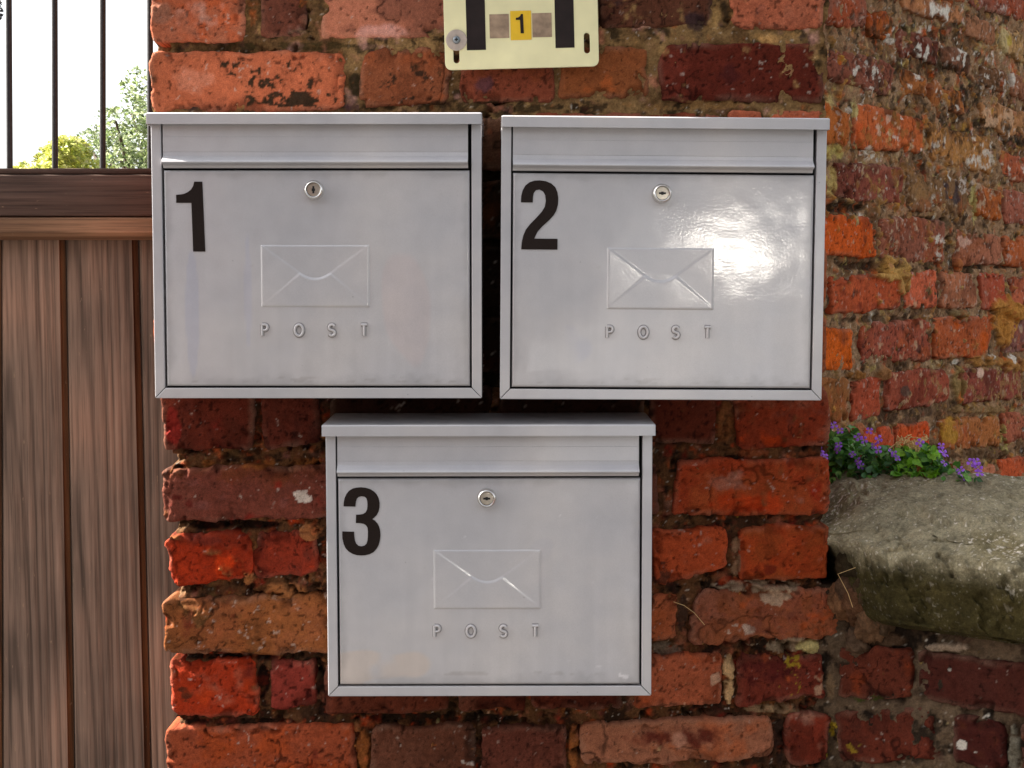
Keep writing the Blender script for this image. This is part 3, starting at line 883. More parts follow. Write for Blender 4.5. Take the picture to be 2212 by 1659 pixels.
# ------------------------------------------------------------------ the taller wall running back on the right
wall2 = empty('brick_wall', (0.6, 0.5, 0), 'tall rough brick wall running back behind the flowers, patched with pale mortar', 'brick wall')
HP = [
    (1960, 140, 260, 190, (50, 40, 26), 0.65, -0.24, 56), (2110, 260, 200, 120, (48, 38, 28), 0.65, -0.18, 58), (2060, 200, 320, 330, PALE, 0.75, -0.50, 62), (1990, 420, 320, 160, (196, 170, 140), 0.65, -0.40, 66), (2050, 760, 260, 200, (206, 172, 136), 0.6, -0.46, 64),
    (1990, 330, 260, 150, (150, 104, 52), 0.6, -0.25, 56), (2120, 840, 180, 130, (164, 126, 80), 0.6, -0.30, 58), (1900, 640, 160, 200, (60, 44, 34), 0.6, -0.42, 60),
    (2030, 20, 70, 36, PALE, 0.95, 0.05, 45), (1990, 60, 40, 16, PALE, 0.8, -0.1, 60), (2170, 85, 26, 40, (200, 180, 130), 0.8, 0.3, 40), (2178, 90, 10, 22, (190, 164, 70), 0.8, 0.0, 60),
    (2080, 120, 20, 40, PALE, 0.85, -0.1, 70), (1990, 110, 26, 26, PALE, 0.8, -0.1, 70), (1920, 90, 20, 14, PALE, 0.7, -0.1, 70), (1870, 155, 40, 20, PALE, 0.8, -0.15, 80), (1880, 200, 30, 16, PALE, 0.8, -0.15, 80),
    (1960, 60, 60, 24, (56, 44, 20), 0.85, 0.3, 50), (2000, 150, 90, 40, (52, 40, 24), 0.85, 0.1, 50), (2090, 200, 60, 60, (46, 36, 26), 0.85, 0.2, 50), (2130, 270, 80, 30, (44, 36, 26), 0.85, 0.2, 50), (2190, 310, 40, 20, (40, 32, 24), 0.9, 0.3, 50),
    (2060, 220, 40, 30, (150, 92, 40), 0.7, 0.1, 50), (1870, 280, 60, 40, (216, 92, 40), 0.7, 0.1, 40), (1960, 290, 36, 44, (120, 80, 46), 0.75, 0.3, 40), (1910, 270, 50, 30, (226, 200, 176), 0.5, -0.2, 90),
    (2070, 330, 50, 40, (196, 140, 80), 0.6, 0.1, 40), (2100, 350, 16, 24, PALE, 0.9, 0.1, 60), (2130, 345, 30, 30, PALE, 0.6, -0.15, 70), (2190, 370, 30, 26, (226, 196, 170), 0.7, -0.1, 70), (2150, 255, 60, 30, (218, 176, 140), 0.7, 0.0, 60),
    (1793, 200, 26, 40, (196, 172, 112), 0.85, 0.4, 50), (1846, 238, 12, 26, (196, 180, 120), 0.9, 0.4, 60), (1800, 330, 34, 24, (186, 168, 96), 0.9, 0.5, 50), (1793, 390, 24, 50, (196, 170, 104), 0.9, 0.5, 50), (1876, 330, 24, 20, PALE, 0.8, 0.0, 70),
    (1930, 380, 40, 24, (124, 76, 56), 0.6, 0.1, 60), (1986, 410, 34, 34, (156, 116, 74), 0.75, 0.3, 40), (2060, 415, 34, 40, (58, 46, 52), 0.9, 0.5, 40), (2030, 400, 14, 30, (214, 200, 188), 0.7, -0.05, 70), (2080, 400, 12, 30, (214, 200, 188), 0.7, -0.05, 70), (2102, 440, 10, 60, (190, 176, 110), 0.85, 0.4, 60),
    (1820, 448, 60, 14, (44, 30, 20), 0.9, 0.5, 50, -0.008), (2020, 475, 60, 10, (34, 24, 18), 0.9, 0.5, 50, -0.01), (2060, 480, 60, 18, (70, 56, 40), 0.7, 0.2, 50),
    (2030, 530, 16, 36, PALE, 0.7, 0.0, 70), (2080, 520, 30, 16, (212, 170, 150), 0.7, 0.0, 60), (1960, 470, 40, 14, PALE, 0.5, -0.1, 70),
    (1930, 580, 44, 34, (196, 152, 84), 0.95, 0.7, 50, 0.007), (1950, 615, 14, 34, (190, 146, 84), 0.95, 0.6, 60, 0.007), (2068, 573, 10, 16, (186, 112, 66), 0.9, 0.6, 60, 0.006), (2065, 676, 30, 10, (136, 112, 76), 0.95, 0.7, 60, 0.008),
    (2166, 690, 30, 66, (192, 132, 62), 0.97, 0.8, 40, 0.008), (2190, 672, 40, 22, (192, 132, 62), 0.97, 0.8, 40, 0.008), (2130, 780, 60, 14, (176, 124, 66), 0.95, 0.5, 50, 0.006), (2190, 785, 40, 22, (180, 128, 70), 0.95, 0.5, 50, 0.006),
    (2065, 782, 12, 10, PALE, 0.95, 0.5, 60), (2185, 775, 14, 16, PALE, 0.85, 0.0, 70), (2140, 770, 8, 8, PALE, 0.9, 0.4, 60), (2118, 805, 9, 14, (230, 190, 166), 0.9, 0.5, 60), (2022, 790, 12, 16, (196, 170, 130), 0.9, 0.3, 60),
    (2070, 830, 20, 50, (150, 122, 74), 0.9, 0.5, 60, 0.006), (1900, 690, 140, 10, (70, 52, 38), 0.7, 0.3, 60, -0.003), (1880, 575, 90, 12, (52, 36, 26), 0.8, 0.5, 50, -0.008), (2130, 575, 90, 8, (34, 24, 18), 0.85, 0.5, 50, -0.008),
    (1845, 810, 30, 14, (152, 100, 50), 0.95, 0.5, 60, 0.006), (1905, 808, 18, 18, (160, 112, 70), 0.95, 0.5, 60, 0.006), (1910, 900, 40, 24, (76, 56, 42), 0.8, 0.3, 60, -0.003), (1975, 890, 70, 14, (70, 52, 42), 0.7, 0.2, 60),
    (2110, 884, 90, 12, (150, 118, 78), 0.9, 0.4, 60, 0.005), (1970, 700, 30, 14, (200, 130, 110), 0.6, 0.0, 50), (1985, 740, 16, 30, (66, 50, 46), 0.7, 0.0, 60), (2125, 735, 16, 44, (206, 92, 30), 0.8, 0.4, 40), (1820, 750, 20, 40, (222, 92, 20), 0.6, 0.1, 50),
    (1955, 845, 14, 14, (84, 66, 56), 0.8, 0.3, 60), (1930, 850, 16, 34, (196, 84, 40), 0.6, 0.2, 50), (1840, 620, 30, 20, (214, 104, 60), 0.6, 0.1, 40), (1880, 660, 70, 14, (120, 50, 36), 0.7, 0.1, 50),
    (2052, 930, 30, 40, (190, 140, 50), 0.85, 0.5, 40), (2090, 935, 26, 26, (170, 78, 44), 0.7, 0.2, 50), (2166, 950, 10, 50, (186, 172, 100), 0.9, 0.4, 60, 0.005), (2110, 980, 80, 16, (112, 84, 60), 0.85, 0.4, 60, 0.004), (2140, 970, 16, 14, LICH, 0.5, 0.0, 60),
    (1852, 925, 14, 20, (168, 100, 64), 0.9, 0.5, 60, 0.006), (1960, 910, 34, 14, (104, 74, 58), 0.8, 0.1, 60),
]
HB = Acc()
H = lambda quad, rgb, **k: add_brick(HB, HIGH, quad, (min(rgb[0] * 1.03, 238), rgb[1] * 1.03, rgb[2] * 1.08), patches=HP, **{'res': 0.0022, 'rough': 1.5, 'rad': 0.009, 'lime': 0.2, 'w3': 1.1, 'tone': 0.98, **k})
H(((1770, -40), (1874, -40), (1871, 62), (1778, 52)), (146, 84, 72))
H(((1878, 15), (1934, 32), (1930, 88), (1876, 70)), (170, 86, 46), rough=2)
H(((1880, -50), (1940, -40), (1940, 10), (1880, -5)), (150, 90, 70))
H(((1946, -30), (2086, 20), (2078, 58), (1950, 20)), (190, 120, 86), rough=2)
H(((2092, 30), (2152, 55), (2150, 100), (2092, 78)), (166, 106, 82))
H(((2162, 55), (2225, 80), (2225, 138), (2166, 116)), (190, 140, 100), rough=2)
H(((2096, -50), (2225, -8), (2225, 50), (2100, 12)), (150, 84, 74))
H(((1946, -110), (2090, -60), (2086, 8), (1950, -40)), (176, 96, 66))
H(((2096, -130), (2235, -80), (2235, -18), (2100, -62)), (160, 84, 66))
H(((1770, -130), (1940, -120), (1940, -58), (1776, -52)), (170, 90, 66))
H(((1946, -190), (2090, -140), (2090, -72), (1950, -120)), (150, 80, 62))
H(((2096, -210), (2235, -160), (2235, -92), (2100, -140)), (170, 90, 60))
H(((1942, 60), (2030, 90), (2030, 140), (1946, 116)), (126, 66, 56), rough=2)
H(((2038, 92), (2098, 112), (2098, 164), (2040, 142)), (128, 78, 62))
H(((2122, 138), (2180, 160), (2178, 206), (2122, 186)), (120, 78, 56), rough=2)
H(((2188, 155), (2228, 170), (2228, 220), (2188, 206)), (156, 96, 76))
H(((1783, 100), (1938, 132), (1925, 208), (1785, 166)), (142, 76, 64), rough=1.2)
H(((1944, 143), (2001, 165), (2005, 216), (1946, 200)), (170, 96, 54), rough=2)
H(((2012, 172), (2088, 198), (2088, 250), (2012, 222)), (166, 92, 50), rough=2.4)
H(((2118, 215), (2222, 246), (2222, 304), (2122, 272)), (186, 124, 88), rough=2.2)
H(((1772, 214), (1842, 244), (1834, 314), (1772, 306)), (176, 92, 46), rough=1.8)
H(((1847, 221), (1996, 256), (2000, 338), (1848, 312)), (200, 96, 56), rough=1.6)
H(((2008, 268), (2140, 300), (2143, 370), (2012, 344)), (184, 120, 74), rough=2.4)
H(((2160, 322), (2228, 342), (2228, 398), (2164, 376)), (178, 88, 66), rough=2)
H(((1803, 346), (1952, 362), (1953, 438), (1808, 428)), (152, 76, 66), rough=1.4)
H(((1961, 370), (2094, 386), (2097, 466), (1964, 452)), (132, 92, 68), rough=1.6)
H(((2108, 399), (2164, 408), (2166, 476), (2110, 466)), (190, 96, 48))
H(((2171, 408), (2230, 416), (2230, 488), (2172, 480)), (166, 90, 76))
H(((1765, 461), (1896, 468), (1897, 556), (1765, 552)), (206, 84, 32), rough=0.9, lime=0.02, w2=0.3)
H(((1906, 468), (2042, 478), (2044, 570), (1906, 562)), (150, 84, 70), rough=1.8)
H(((2068, 497), (2165, 508), (2164, 572), (2066, 574)), (178, 104, 84), rough=1.4)
H(((2170, 508), (2230, 514), (2230, 580), (2172, 574)), (190, 92, 52))
H(((1796, 594), (1944, 590), (1946, 668), (1798, 680)), (190, 82, 52), rough=1.1)
H(((1954, 586), (2027, 584), (2026, 666), (1954, 668)), (210, 98, 72), rough=1.2)
H(((2032, 591), (2110, 592), (2113, 664), (2034, 668)), (188, 110, 84), rough=1.2)
H(((2118, 592), (2174, 590), (2176, 662), (2120, 672)), (182, 78, 58), rough=1.1)
H(((2183, 598), (2232, 598), (2232, 660), (2185, 664)), (190, 96, 72))
H(((1772, 711), (1844, 710), (1846, 796), (1772, 802)), (214, 92, 28), rough=1.3, lime=0.02, w2=0.3)
H(((1862, 703), (2010, 690), (2012, 778), (1865, 790)), (164, 78, 64), rough=1.5)
H(((2017, 690), (2148, 684), (2136, 772), (2020, 776)), (184, 86, 52), rough=1.3)
H(((2166, 691), (2232, 689), (2232, 760), (2168, 764)), (140, 84, 82))
H(((1772, 818), (1836, 816), (1838, 910), (1772, 918)), (156, 94, 58), rough=1.2)
H(((1843, 822), (1904, 814), (1904, 900), (1842, 908)), (180, 76, 54), rough=1.5)
H(((1915, 804), (2052, 794), (2052, 872), (1916, 886)), (164, 76, 60), rough=1.3)
H(((2078, 796), (2206, 790), (2208, 860), (2076, 873)), (150, 70, 60), rough=1.2)
H(((2214, 790), (2280, 786), (2280, 850), (2216, 858)), (150, 70, 60))
H(((1776, 932), (1858, 928), (1858, 1002), (1776, 1010)), (170, 84, 54))
H(((1866, 926), (1932, 924), (1934, 996), (1866, 1002)), (206, 84, 54))
H(((1938, 916), (2010, 910), (2012, 988), (1940, 994)), (214, 78, 36), rough=1.4, lime=0.02)
H(((2032, 909), (2158, 898), (2160, 964), (2034, 970)), (182, 104, 62), rough=1.2)
H(((2168, 893), (2240, 884), (2240, 950), (2170, 958)), (178, 94, 74))
H(((1776, 1020), (1920, 1012), (1920, 1090), (1776, 1100)), (150, 70, 54))
H(((1930, 1010), (2080, 1000), (2080, 1075), (1932, 1088)), (160, 74, 56))
H(((2092, 1012), (2152, 1006), (2154, 1072), (2094, 1080)), (200, 116, 92))
H(((2160, 994), (2240, 984), (2240, 1054), (2162, 1066)), (206, 88, 54), lime=0.02)
a_r = HIGH.ab(2236, 600)[0] + 0.012
a_l = HIGH.ab(1776, 600)[0]
z_hi = HIGH.ab(2240, -70)[1]
courses(HB, HIGH, a_r, a_r + 2.2, 0.02, 2.3, res=0.012)
courses(HB, HIGH, a_l, a_r, z_hi + 0.04, 2.3, res=0.008)
link('brickwork', HB.mesh('brickwork'), M_BRICK, wall2)
HM = Acc()
T_HIGH = ((164, 130, 98), (120, 90, 64), (52, 39, 28))
zz0, zz1 = HIGH.ab(1800, 1130)[1], HIGH.ab(2240, -75)[1]
add_mortar(HM, HIGH, a_l - 0.02, a_r + 0.02, zz0, zz1, 0.0024, 0.0055, T_HIGH, 1.5, patches=HP)
add_plain_box(HM, HIGH, a_l - 0.30, a_r + 2.2, 0.0, 2.28, -0.24, -0.045, (70, 50, 36))
link('mortar', HM.mesh('mortar'), M_MORTAR, wall2)

# ------------------------------------------------------------------ the low wall under the coping stone
wall3 = empty('low_brick_wall', (0.6, -0.1, 0), 'low dark brick garden wall under the coping stone, curving off the pier', 'low wall')
LP = [
    (2078, 1608, 14, 14, PALE, 0.95, 0.5, 60), (2105, 1628, 10, 8, PALE, 0.8, 0.0, 80), (2130, 1545, 16, 10, PALE, 0.7, 0.0, 80), (1790, 1590, 34, 60, LICH, 0.9, -0.08, 95), (1840, 1600, 40, 40, LICH, 0.7, -0.25, 95),
    (1870, 1508, 60, 10, (60, 70, 24), 0.8, 0.2, 60), (2050, 1398, 60, 12, (150, 130, 110), 0.9, 0.4, 70, 0.006), (2052, 1446, 6, 6, PALE, 0.9, 0.4, 80), (1795, 1470, 14, 60, (120, 96, 70), 0.8, 0.2, 60),
    (1900, 1380, 90, 24, (78, 58, 42), 0.8, 0.3, 60, 0.006), (1980, 1600, 70, 50, (70, 36, 30), 0.6, 0.1, 50), (2192, 1620, 18, 80, (104, 98, 84), 0.85, 0.5, 60, 0.006),
]
LB = Acc()
L = lambda quad, rgb, **k: add_brick(LB, LOW, quad, rgb, patches=LP, **{'tone': 0.7, 'rough': 1.3, 'rad': 0.009, **k})
L(((1810, 1404), (1964, 1400), (1968, 1505), (1806, 1512)), (112, 50, 40), rough=1.3)
L(((1980, 1404), (2250, 1440), (2250, 1560), (1984, 1506)), (84, 36, 32), rough=1.2)
L(((1804, 1540), (2012, 1530), (2032, 1642), (1806, 1650)), (118, 50, 40), rough=1.2)
L(((2060, 1545), (2166, 1560), (2172, 1670), (2056, 1655)), (78, 30, 28), rough=1.0)
L(((2206, 1560), (2330, 1590), (2330, 1700), (2210, 1680)), (80, 36, 32))
L(((1810, 1672), (2060, 1668), (2060, 1790), (1810, 1780)), (110, 48, 40), res=0.004)
L(((2080, 1690), (2330, 1720), (2330, 1840), (2080, 1800)), (90, 40, 36), res=0.004)
z_lo = LOW.ab(1900, 1790)[1] - 0.02
courses(LB, LOW, 0.01, 0.62, 0.0, z_lo, res=0.008)
courses(LB, LOW, LOW.ab(2340, 1600)[0], 0.62, z_lo + 0.03, LOW.ab(2212, 1390)[1] - 0.01, res=0.008)
link('brickwork', LB.mesh('brickwork'), M_BRICK, wall3)
z_stone = float(LOW.ab(2060, 1374, 0.03)[1])
LM = Acc()
add_mortar(LM, LOW, -0.014, 0.62, z_lo - 0.02, z_stone + 0.03, 0.0024, 0.006, ((98, 80, 62), (60, 46, 34), (25, 19, 14)), 1.8, patches=LP)
add_plain_box(LM, LOW, -0.02, 0.62, 0.0, z_stone + 0.02, -0.26, -0.045, (60, 46, 34))
link('mortar', LM.mesh('mortar'), M_MORTAR, wall3)


def rubble(acc, c, rx, ry, rz, seed, rgb):
    nu, nv = 48, 28
    U, Vv = np.meshgrid(np.linspace(0, 2 * np.pi, nu), np.linspace(0, np.pi, nv))
    d = np.stack([np.cos(U) * np.sin(Vv), np.sin(U) * np.sin(Vv), np.cos(Vv)], -1).reshape(-1, 3)
    r = 1 + 0.35 * fbm(d + seed, 2.2, 4, seed) + 0.1 * fbm(d + seed, 9, 3, seed)
    P = np.asarray(c) + d * r[:, None] * np.array([rx, ry, rz])
    C = lin(rgb)[None, :] * (1 + 0.45 * fbm(P, 90, 4, seed) + 0.3 * fbm(P, 400, 2, seed))[:, None]
    acc.add(P, grid_quads(nu, nv), np.clip(C, 0.003, 0.8))


RB = Acc()
for k, (x, y, s, rgb) in enumerate(((1838, 1275, 0.022, (84, 62, 46)), (1862, 1305, 0.026, (96, 66, 46)), (1884, 1345, 0.022, (104, 76, 54)), (1845, 1225, 0.022, (50, 40, 26)), (1880, 1270, 0.026, (70, 54, 38)), (1906, 1330, 0.02, (80, 62, 46)), (1822, 1300, 0.02, (120, 84, 58)), (1850, 1385, 0.016, (90, 70, 54))  )):
    c = LOW.ab(x, y)
    rubble(RB, LOW.xyz(np.array(c[0]), np.array(c[1]), np.array(-0.006)), s, s * 0.8, s * 1.1, k * 1.3, rgb)
link('rubble_fill', RB.mesh('rubble_fill'), M_MORTAR, wall3)

# coping stone: a worn profile swept along the low wall
prof = [(-0.300, 0.0), (0.012, -0.004), (0.028, 0.004), (0.034, 0.020), (0.037, 0.050), (0.0375, 0.080), (0.033, 0.0885), (0.002, 0.099), (-0.03, 0.117), (-0.08, 0.133), (-0.14, 0.146), (-0.19, 0.150), (-0.235, 0.144), (-0.27, 0.126), (-0.295, 0.08), (-0.303, 0.03)]


def resample(pts, n):
    p = np.array(pts + pts[:1])
    s = np.concatenate([[0], np.cumsum(np.linalg.norm(np.diff(p, axis=0), axis=1))])
    q = np.linspace(0, s[-1], n)
    return np.stack([np.interp(q, s, p[:, 0]), np.interp(q, s, p[:, 1])], -1)


pr = resample(prof, 620)
sa = np.concatenate([np.linspace(0.0, 0.30, 240), np.linspace(0.305, 0.62, 60)])
A, K_ = np.meshgrid(sa, np.arange(len(pr)))
nn, zz = pr[K_.ravel(), 0], pr[K_.ravel(), 1]
aa = A.ravel()
aa = aa + (0.782 * np.minimum(nn, 0) + 0.060 * sstep(-0.05, 0.01, nn) * np.clip(1 - zz / 0.085, 0, 1)) * (1 - aa / 0.62)
nn = np.where(nn > 0, nn * (0.1 + 0.9 * sstep(0.0, 0.10, aa)) - 0.004 * (1 - sstep(0, 0.1, aa)), nn)
aa = aa + 0.006 * (nn > 0)
p3 = np.stack([aa, nn, zz], -1)
rise = 0.008 * np.sin(aa * 9.0 + 0.4) * sstep(0.06, 0.14, zz) - 0.012 * sstep(0.16, 0.5, aa) * sstep(0.08, 0.14, zz) - 0.024 * (1 - sstep(0.0, 0.075, A.ravel())) * sstep(0.07, 0.14, zz)
disp = 0.004 * fbm(p3, 9, 3, 31) + 0.0032 * fbm(p3, 42, 4, 32) + 0.0009 * fbm(p3, 200, 3, 33) - 0.005 * sstep(0.28, 0.42, fbm(p3, 24, 4, 39))
P = LOW.xyz(aa, z_stone + zz + rise + disp * (zz > 0.01), nn + disp * (nn > 0) * 1.2)
n1, n2, n3 = fbm(p3, 14, 4, 34), fbm(p3, 70, 4, 35), fbm(p3, 330, 3, 36)
top_c, alg = lin((150, 140, 114)), lin((60, 53, 28))
damp = 1 - sstep(0.055, 0.092, zz + 0.010 * n1 + 0.006 * n2)
C = top_c * (1 - damp[:, None]) + alg * damp[:, None]
gm = sstep(0.0, 0.5, n1) * 0.55
C = C * (1 - gm[:, None]) + lin((104, 92, 56)) * gm[:, None] * (1 - 0.4 * damp[:, None])
C = C * (1 + 0.16 * n1 + 0.36 * n2 + 0.30 * n3)[:, None]
ws = np.maximum(sstep(0.52, 0.66, fbm(p3, 190, 3, 37) * 0.7 + 0.5 * n1), sstep(0.68, 0.8, fbm(p3, 380, 2, 38) + 0.25 * n1) * 0.7) * (1 - 0.85 * damp)
C = C * (1 - ws[:, None]) + lin((222, 212, 196)) * ws[:, None]
nc = len(sa)
mid_ = P.reshape(-1, nc, 3)[:, 0].mean(0)
ring0 = np.arange(len(pr)) * nc
caps = []
for sh in (0.9, 0.55, 0.15, 0.0):
    base_i = len(P)
    P = np.concatenate([P, mid_ + (P[np.arange(len(pr)) * nc] - mid_) * sh])
    C = np.concatenate([C, C[np.arange(len(pr)) * nc] * 0.8])
    ring1 = base_i + np.arange(len(pr))
    caps.append(np.stack([ring0[:-1], ring0[1:], ring1[1:], ring1[:-1]], -1))
    ring0 = ring1
stone = link('coping_stone', np_mesh('coping_stone', P, np.concatenate([grid_quads(nc, len(pr))] + caps), np.clip(C, 0.003, 0.8)), M_STONE)
tag(stone, 'rounded grey green coping stone flecked white, lying on the low brick wall', 'coping stone')

# ------------------------------------------------------------------ letter boxes
D = 0.110


def door_mesh(name, x0, x1, z0, z1, yf, stains_and_reflections):
    """Front sheet of a door with folded edges; stain marks and painted-in reflections live in its own vertex colours."""
    res, K = 0.0022, 4
    nu, nv = int((x1 - x0) / res), int((z1 - z0) / res)
    iu, iv = np.arange(-K, nu + 1 + K), np.arange(-K, nv + 1 + K)
    X, Z = np.meshgrid(x0 + np.clip(iu, 0, nu) / nu * (x1 - x0), z0 + np.clip(iv, 0, nv) / nv * (z1 - z0))
    RU, RV = np.meshgrid(np.maximum(np.maximum(-iu, iu - nu), 0), np.maximum(np.maximum(-iv, iv - nv), 0))
    ring = np.maximum(RU, RV).ravel()
    x, z = X.ravel(), Z.ravel()
    p3 = np.stack([x, np.full(len(x), 0.2), z], -1)
    dy = np.array([0, 0.0004, 0.0013, 0.006, 0.014])[ring]
    inset = np.array([0, 0.0, -0.0006, -0.0008, -0.0008])[ring]
    cx, cz = (x0 + x1) / 2, (z0 + z1) / 2
    xo = x + np.where(RU.ravel() > 0, np.sign(cx - x) * inset, 0)
    zo = z + np.where(RV.ravel() > 0, np.sign(cz - z) * inset, 0)
    wv = 0.0004 * fbm(p3, 6, 2, 51)
    wv *= sstep(0, 0.02, np.minimum(np.minimum(x - x0, x1 - x), np.minimum(z - z0, z1 - z)))
    V = np.stack([xo, yf + dy + wv, zo], -1)
    # rain streaks running down the sheet, and grime along its edges
    strk = fbm(np.stack([x * 5.0, x * 0 + z0 * 9, z * 0.35], -1), 14, 3, x1 * 31) * sstep(z1 + 0.02, z0, z)
    de = np.minimum(np.minimum(x - x0, x1 - x), np.minimum((z - z0) * 0.7, z1 - z))
    grime = sstep(0.010, 0.0, de + 0.006 * fbm(p3, 50, 3, 53))
    C = (1 - 0.055 * strk - 0.16 * grime)[:, None] * np.ones((1, 3))
    for (sx, sz, rx, rz, col, st, dens, ns, anis) in stains_and_reflections:
        r = np.sqrt(((x - sx) / rx) ** 2 + ((z - sz) / rz) ** 2)
        ins = np.clip((1 - r) * 2.0, 0, 1)
        val = fbm(p3 * np.array([1, 1, anis]), ns, 3, sx * 91) + dens * ins - (1 - ins) * 0.9
        mk = sstep(0, 0.3, val)[:, None] * st
        C = C * (1 - mk) + C * np.array(col) * mk
    return np_mesh(name, V, grid_quads(len(iu), len(iv)), C)


def envelope_mesh(name, cx, z0, z1, hw, yf):
    """Pressed envelope: body plate raised, side flaps a little lower, top flap lowest."""
    res = 0.0008
    mg = 0.004
    nu, nv = int((2 * hw + 2 * mg) / res), int((z1 - z0 + 2 * mg) / res)
    X, Z = np.meshgrid(np.linspace(-hw - mg, hw + mg, nu), np.linspace(z0 - mg, z1 + mg, nv))
    x, z = X.ravel(), Z.ravel()
    H_ = z1 - z0
    u, v = x / hw, (z1 - z) / H_             # u -1..1, v 0 at the top edge
    # signed distances in metres to each dividing line
    au = np.abs(u)
    jx, jv, cv = 0.28, 0.46, 0.545
    flap_v = np.where(au > jx, jv * (1 - (au - jx) / (1 - jx)), cv - (cv - jv) * (au / jx) ** 2)
    d_flap = (flap_v - v) * H_ * 0.86        # > 0 inside the top flap
    d_side = ((jv + (1 - jv) * (au - jx) / (1 - jx)) - v) * H_ * 0.78   # > 0 above the lower diagonal: side flap
    d_out = np.minimum(np.minimum(x + hw, hw - x), np.minimum(z - z0, z1 - z))
    w_ = 0.0019
    raise_ = sstep(-w_, w_, d_out)
    side = sstep(-w_, w_, d_side) * (au > 0.15)
    flap = sstep(-w_, w_, d_flap)
    h_body = 0.0012
    h_side = 0.0005 + 0.0007 * np.clip((au - 0.3) / 0.7, 0, 1)
    h_flap = -0.0002 + 0.0010 * np.clip(1 - v / 0.55, 0, 1)
    h = h_body * (1 - side) + h_side * side
    h = h * (1 - flap) + h_flap * flap
    bead = 0.0001 * (np.exp(-(d_flap / 0.0012) ** 2) + np.exp(-(d_side / 0.0012) ** 2) * (1 - flap) * (au > 0.27))
    h = (h + bead) * raise_ - 0.0007 * (1 - raise_)
    return np_mesh(name, np.stack([x + cx, yf - h, z], -1), grid_quads(nu, nv), np.ones((len(x), 3)))


def letter_strokes():
    P_ = [[(0, -1), (0, 1)], [(0, 1), (0.55, 1)] + [(0.55 + 0.45 * math.sin(R(t)), 0.5 + 0.5 * math.cos(R(t))) for t in range(15, 181, 15)] + [(0, 0)]]
    O_ = [[(0.72 + 0.78 * math.cos(R(t)), math.sin(R(t))) for t in range(0, 361, 12)]]
    S_ = [[(1.05 * 0.5 + 0.52 * math.cos(R(t)), 0.5 + 0.5 * math.sin(R(t))) for t in range(25, 226, 20)] + [(0.52, 0.0)] + [(0.525 + 0.54 * math.cos(R(t)), -0.49 + 0.5 * math.sin(R(t))) for t in range(50, -156, -20)]]
    T_ = [[(-0.1, 1), (1.05, 1)], [(0.475, 1), (0.475, -1)]]
    return [P_, O_, S_, T_]


def lettering(name, xs, zc, hh, yf, parent):
    for strokes, x0 in zip(letter_strokes(), xs):
        bm = bmesh.new()
        for s in strokes:
            tube(bm, [(x0 + p[0] * hh * 0.95, yf, zc + p[1] * hh) for p in s], 0.0016, 8, 1.15)
        nf = len(bm.faces)
        for s in strokes:                   # flat dark skirt, paints the relief's shade around the stroke
            tube(bm, [(x0 + p[0] * hh * 0.95, yf + 0.0011, zc + p[1] * hh) for p in s], 0.0025, 8, 0.14)
        bm.faces.ensure_lookup_table()
        for f_ in bm.faces[nf:]:
            f_.material_index = 1
        bm_obj(name, bm, M_PAINT, parent, 40).data.materials.append(M_LETTER_SHADE)


N1 = [(1275, 1180), (1268, 1208), (1254, 1230), (1232, 1247), (1205, 1259), (1158, 1264), (1158, 1315), (1255, 1315), (1262, 1626), (1340, 1626), (1327, 1180)]
N2 = [(1163, 1292), (1165, 1250), (1174, 1213), (1192, 1182), (1220, 1160), (1252, 1150), (1285, 1148), (1325, 1153), (1362, 1168), (1388, 1192), (1402, 1225), (1408, 1262), (1406, 1305), (1396, 1343), (1378, 1375), (1350, 1406), (1306, 1446), (1274, 1482), (1252, 1527), (1405, 1527), (1405, 1598), (1167, 1598), (1170, 1552), (1179, 1510), (1197, 1468), (1226, 1431), (1266, 1390), (1300, 1352), (1320, 1318), (1326, 1280), (1322, 1245), (1308, 1220), (1285, 1208), (1262, 1212), (1248, 1228), (1242, 1255), (1241, 1292)]
N3 = [(203, 520), (208, 430), (225, 345), (262, 260), (320, 190), (400, 142), (480, 124), (570, 118), (660, 126), (760, 155), (840, 205), (905, 275), (940, 355), (958, 450), (955, 545), (935, 630), (895, 705), (845, 755), (802, 790), (860, 825), (910, 880), (945, 950), (965, 1040), (970, 1140), (958, 1240), (930, 1340), (885, 1420), (820, 1490), (740, 1530), (650, 1553), (560, 1558), (470, 1550), (380, 1522), (300, 1475), (235, 1405), (195, 1310), (172, 1200), (168, 1110), (172, 1048), (418, 1055), (422, 1150), (434, 1240), (460, 1305), (505, 1350), (565, 1366), (630, 1350), (675, 1310), (697, 1240), (706, 1150), (708, 1050), (700, 970), (665, 915), (610, 885), (540, 873), (455, 870), (462, 695), (540, 692), (610, 680), (665, 645), (695, 580), (704, 490), (700, 410), (682, 350), (645, 317), (580, 305), (525, 320), (485, 355), (462, 420), (452, 525)]


def number_loop(pts, height):
    p = np.array(pts, float)
    s = height / (p[:, 1].max() - p[:, 1].min())
    return [((x - p[:, 0].min()) * s, (p[:, 1].max() - y) * s) for x, y in p]


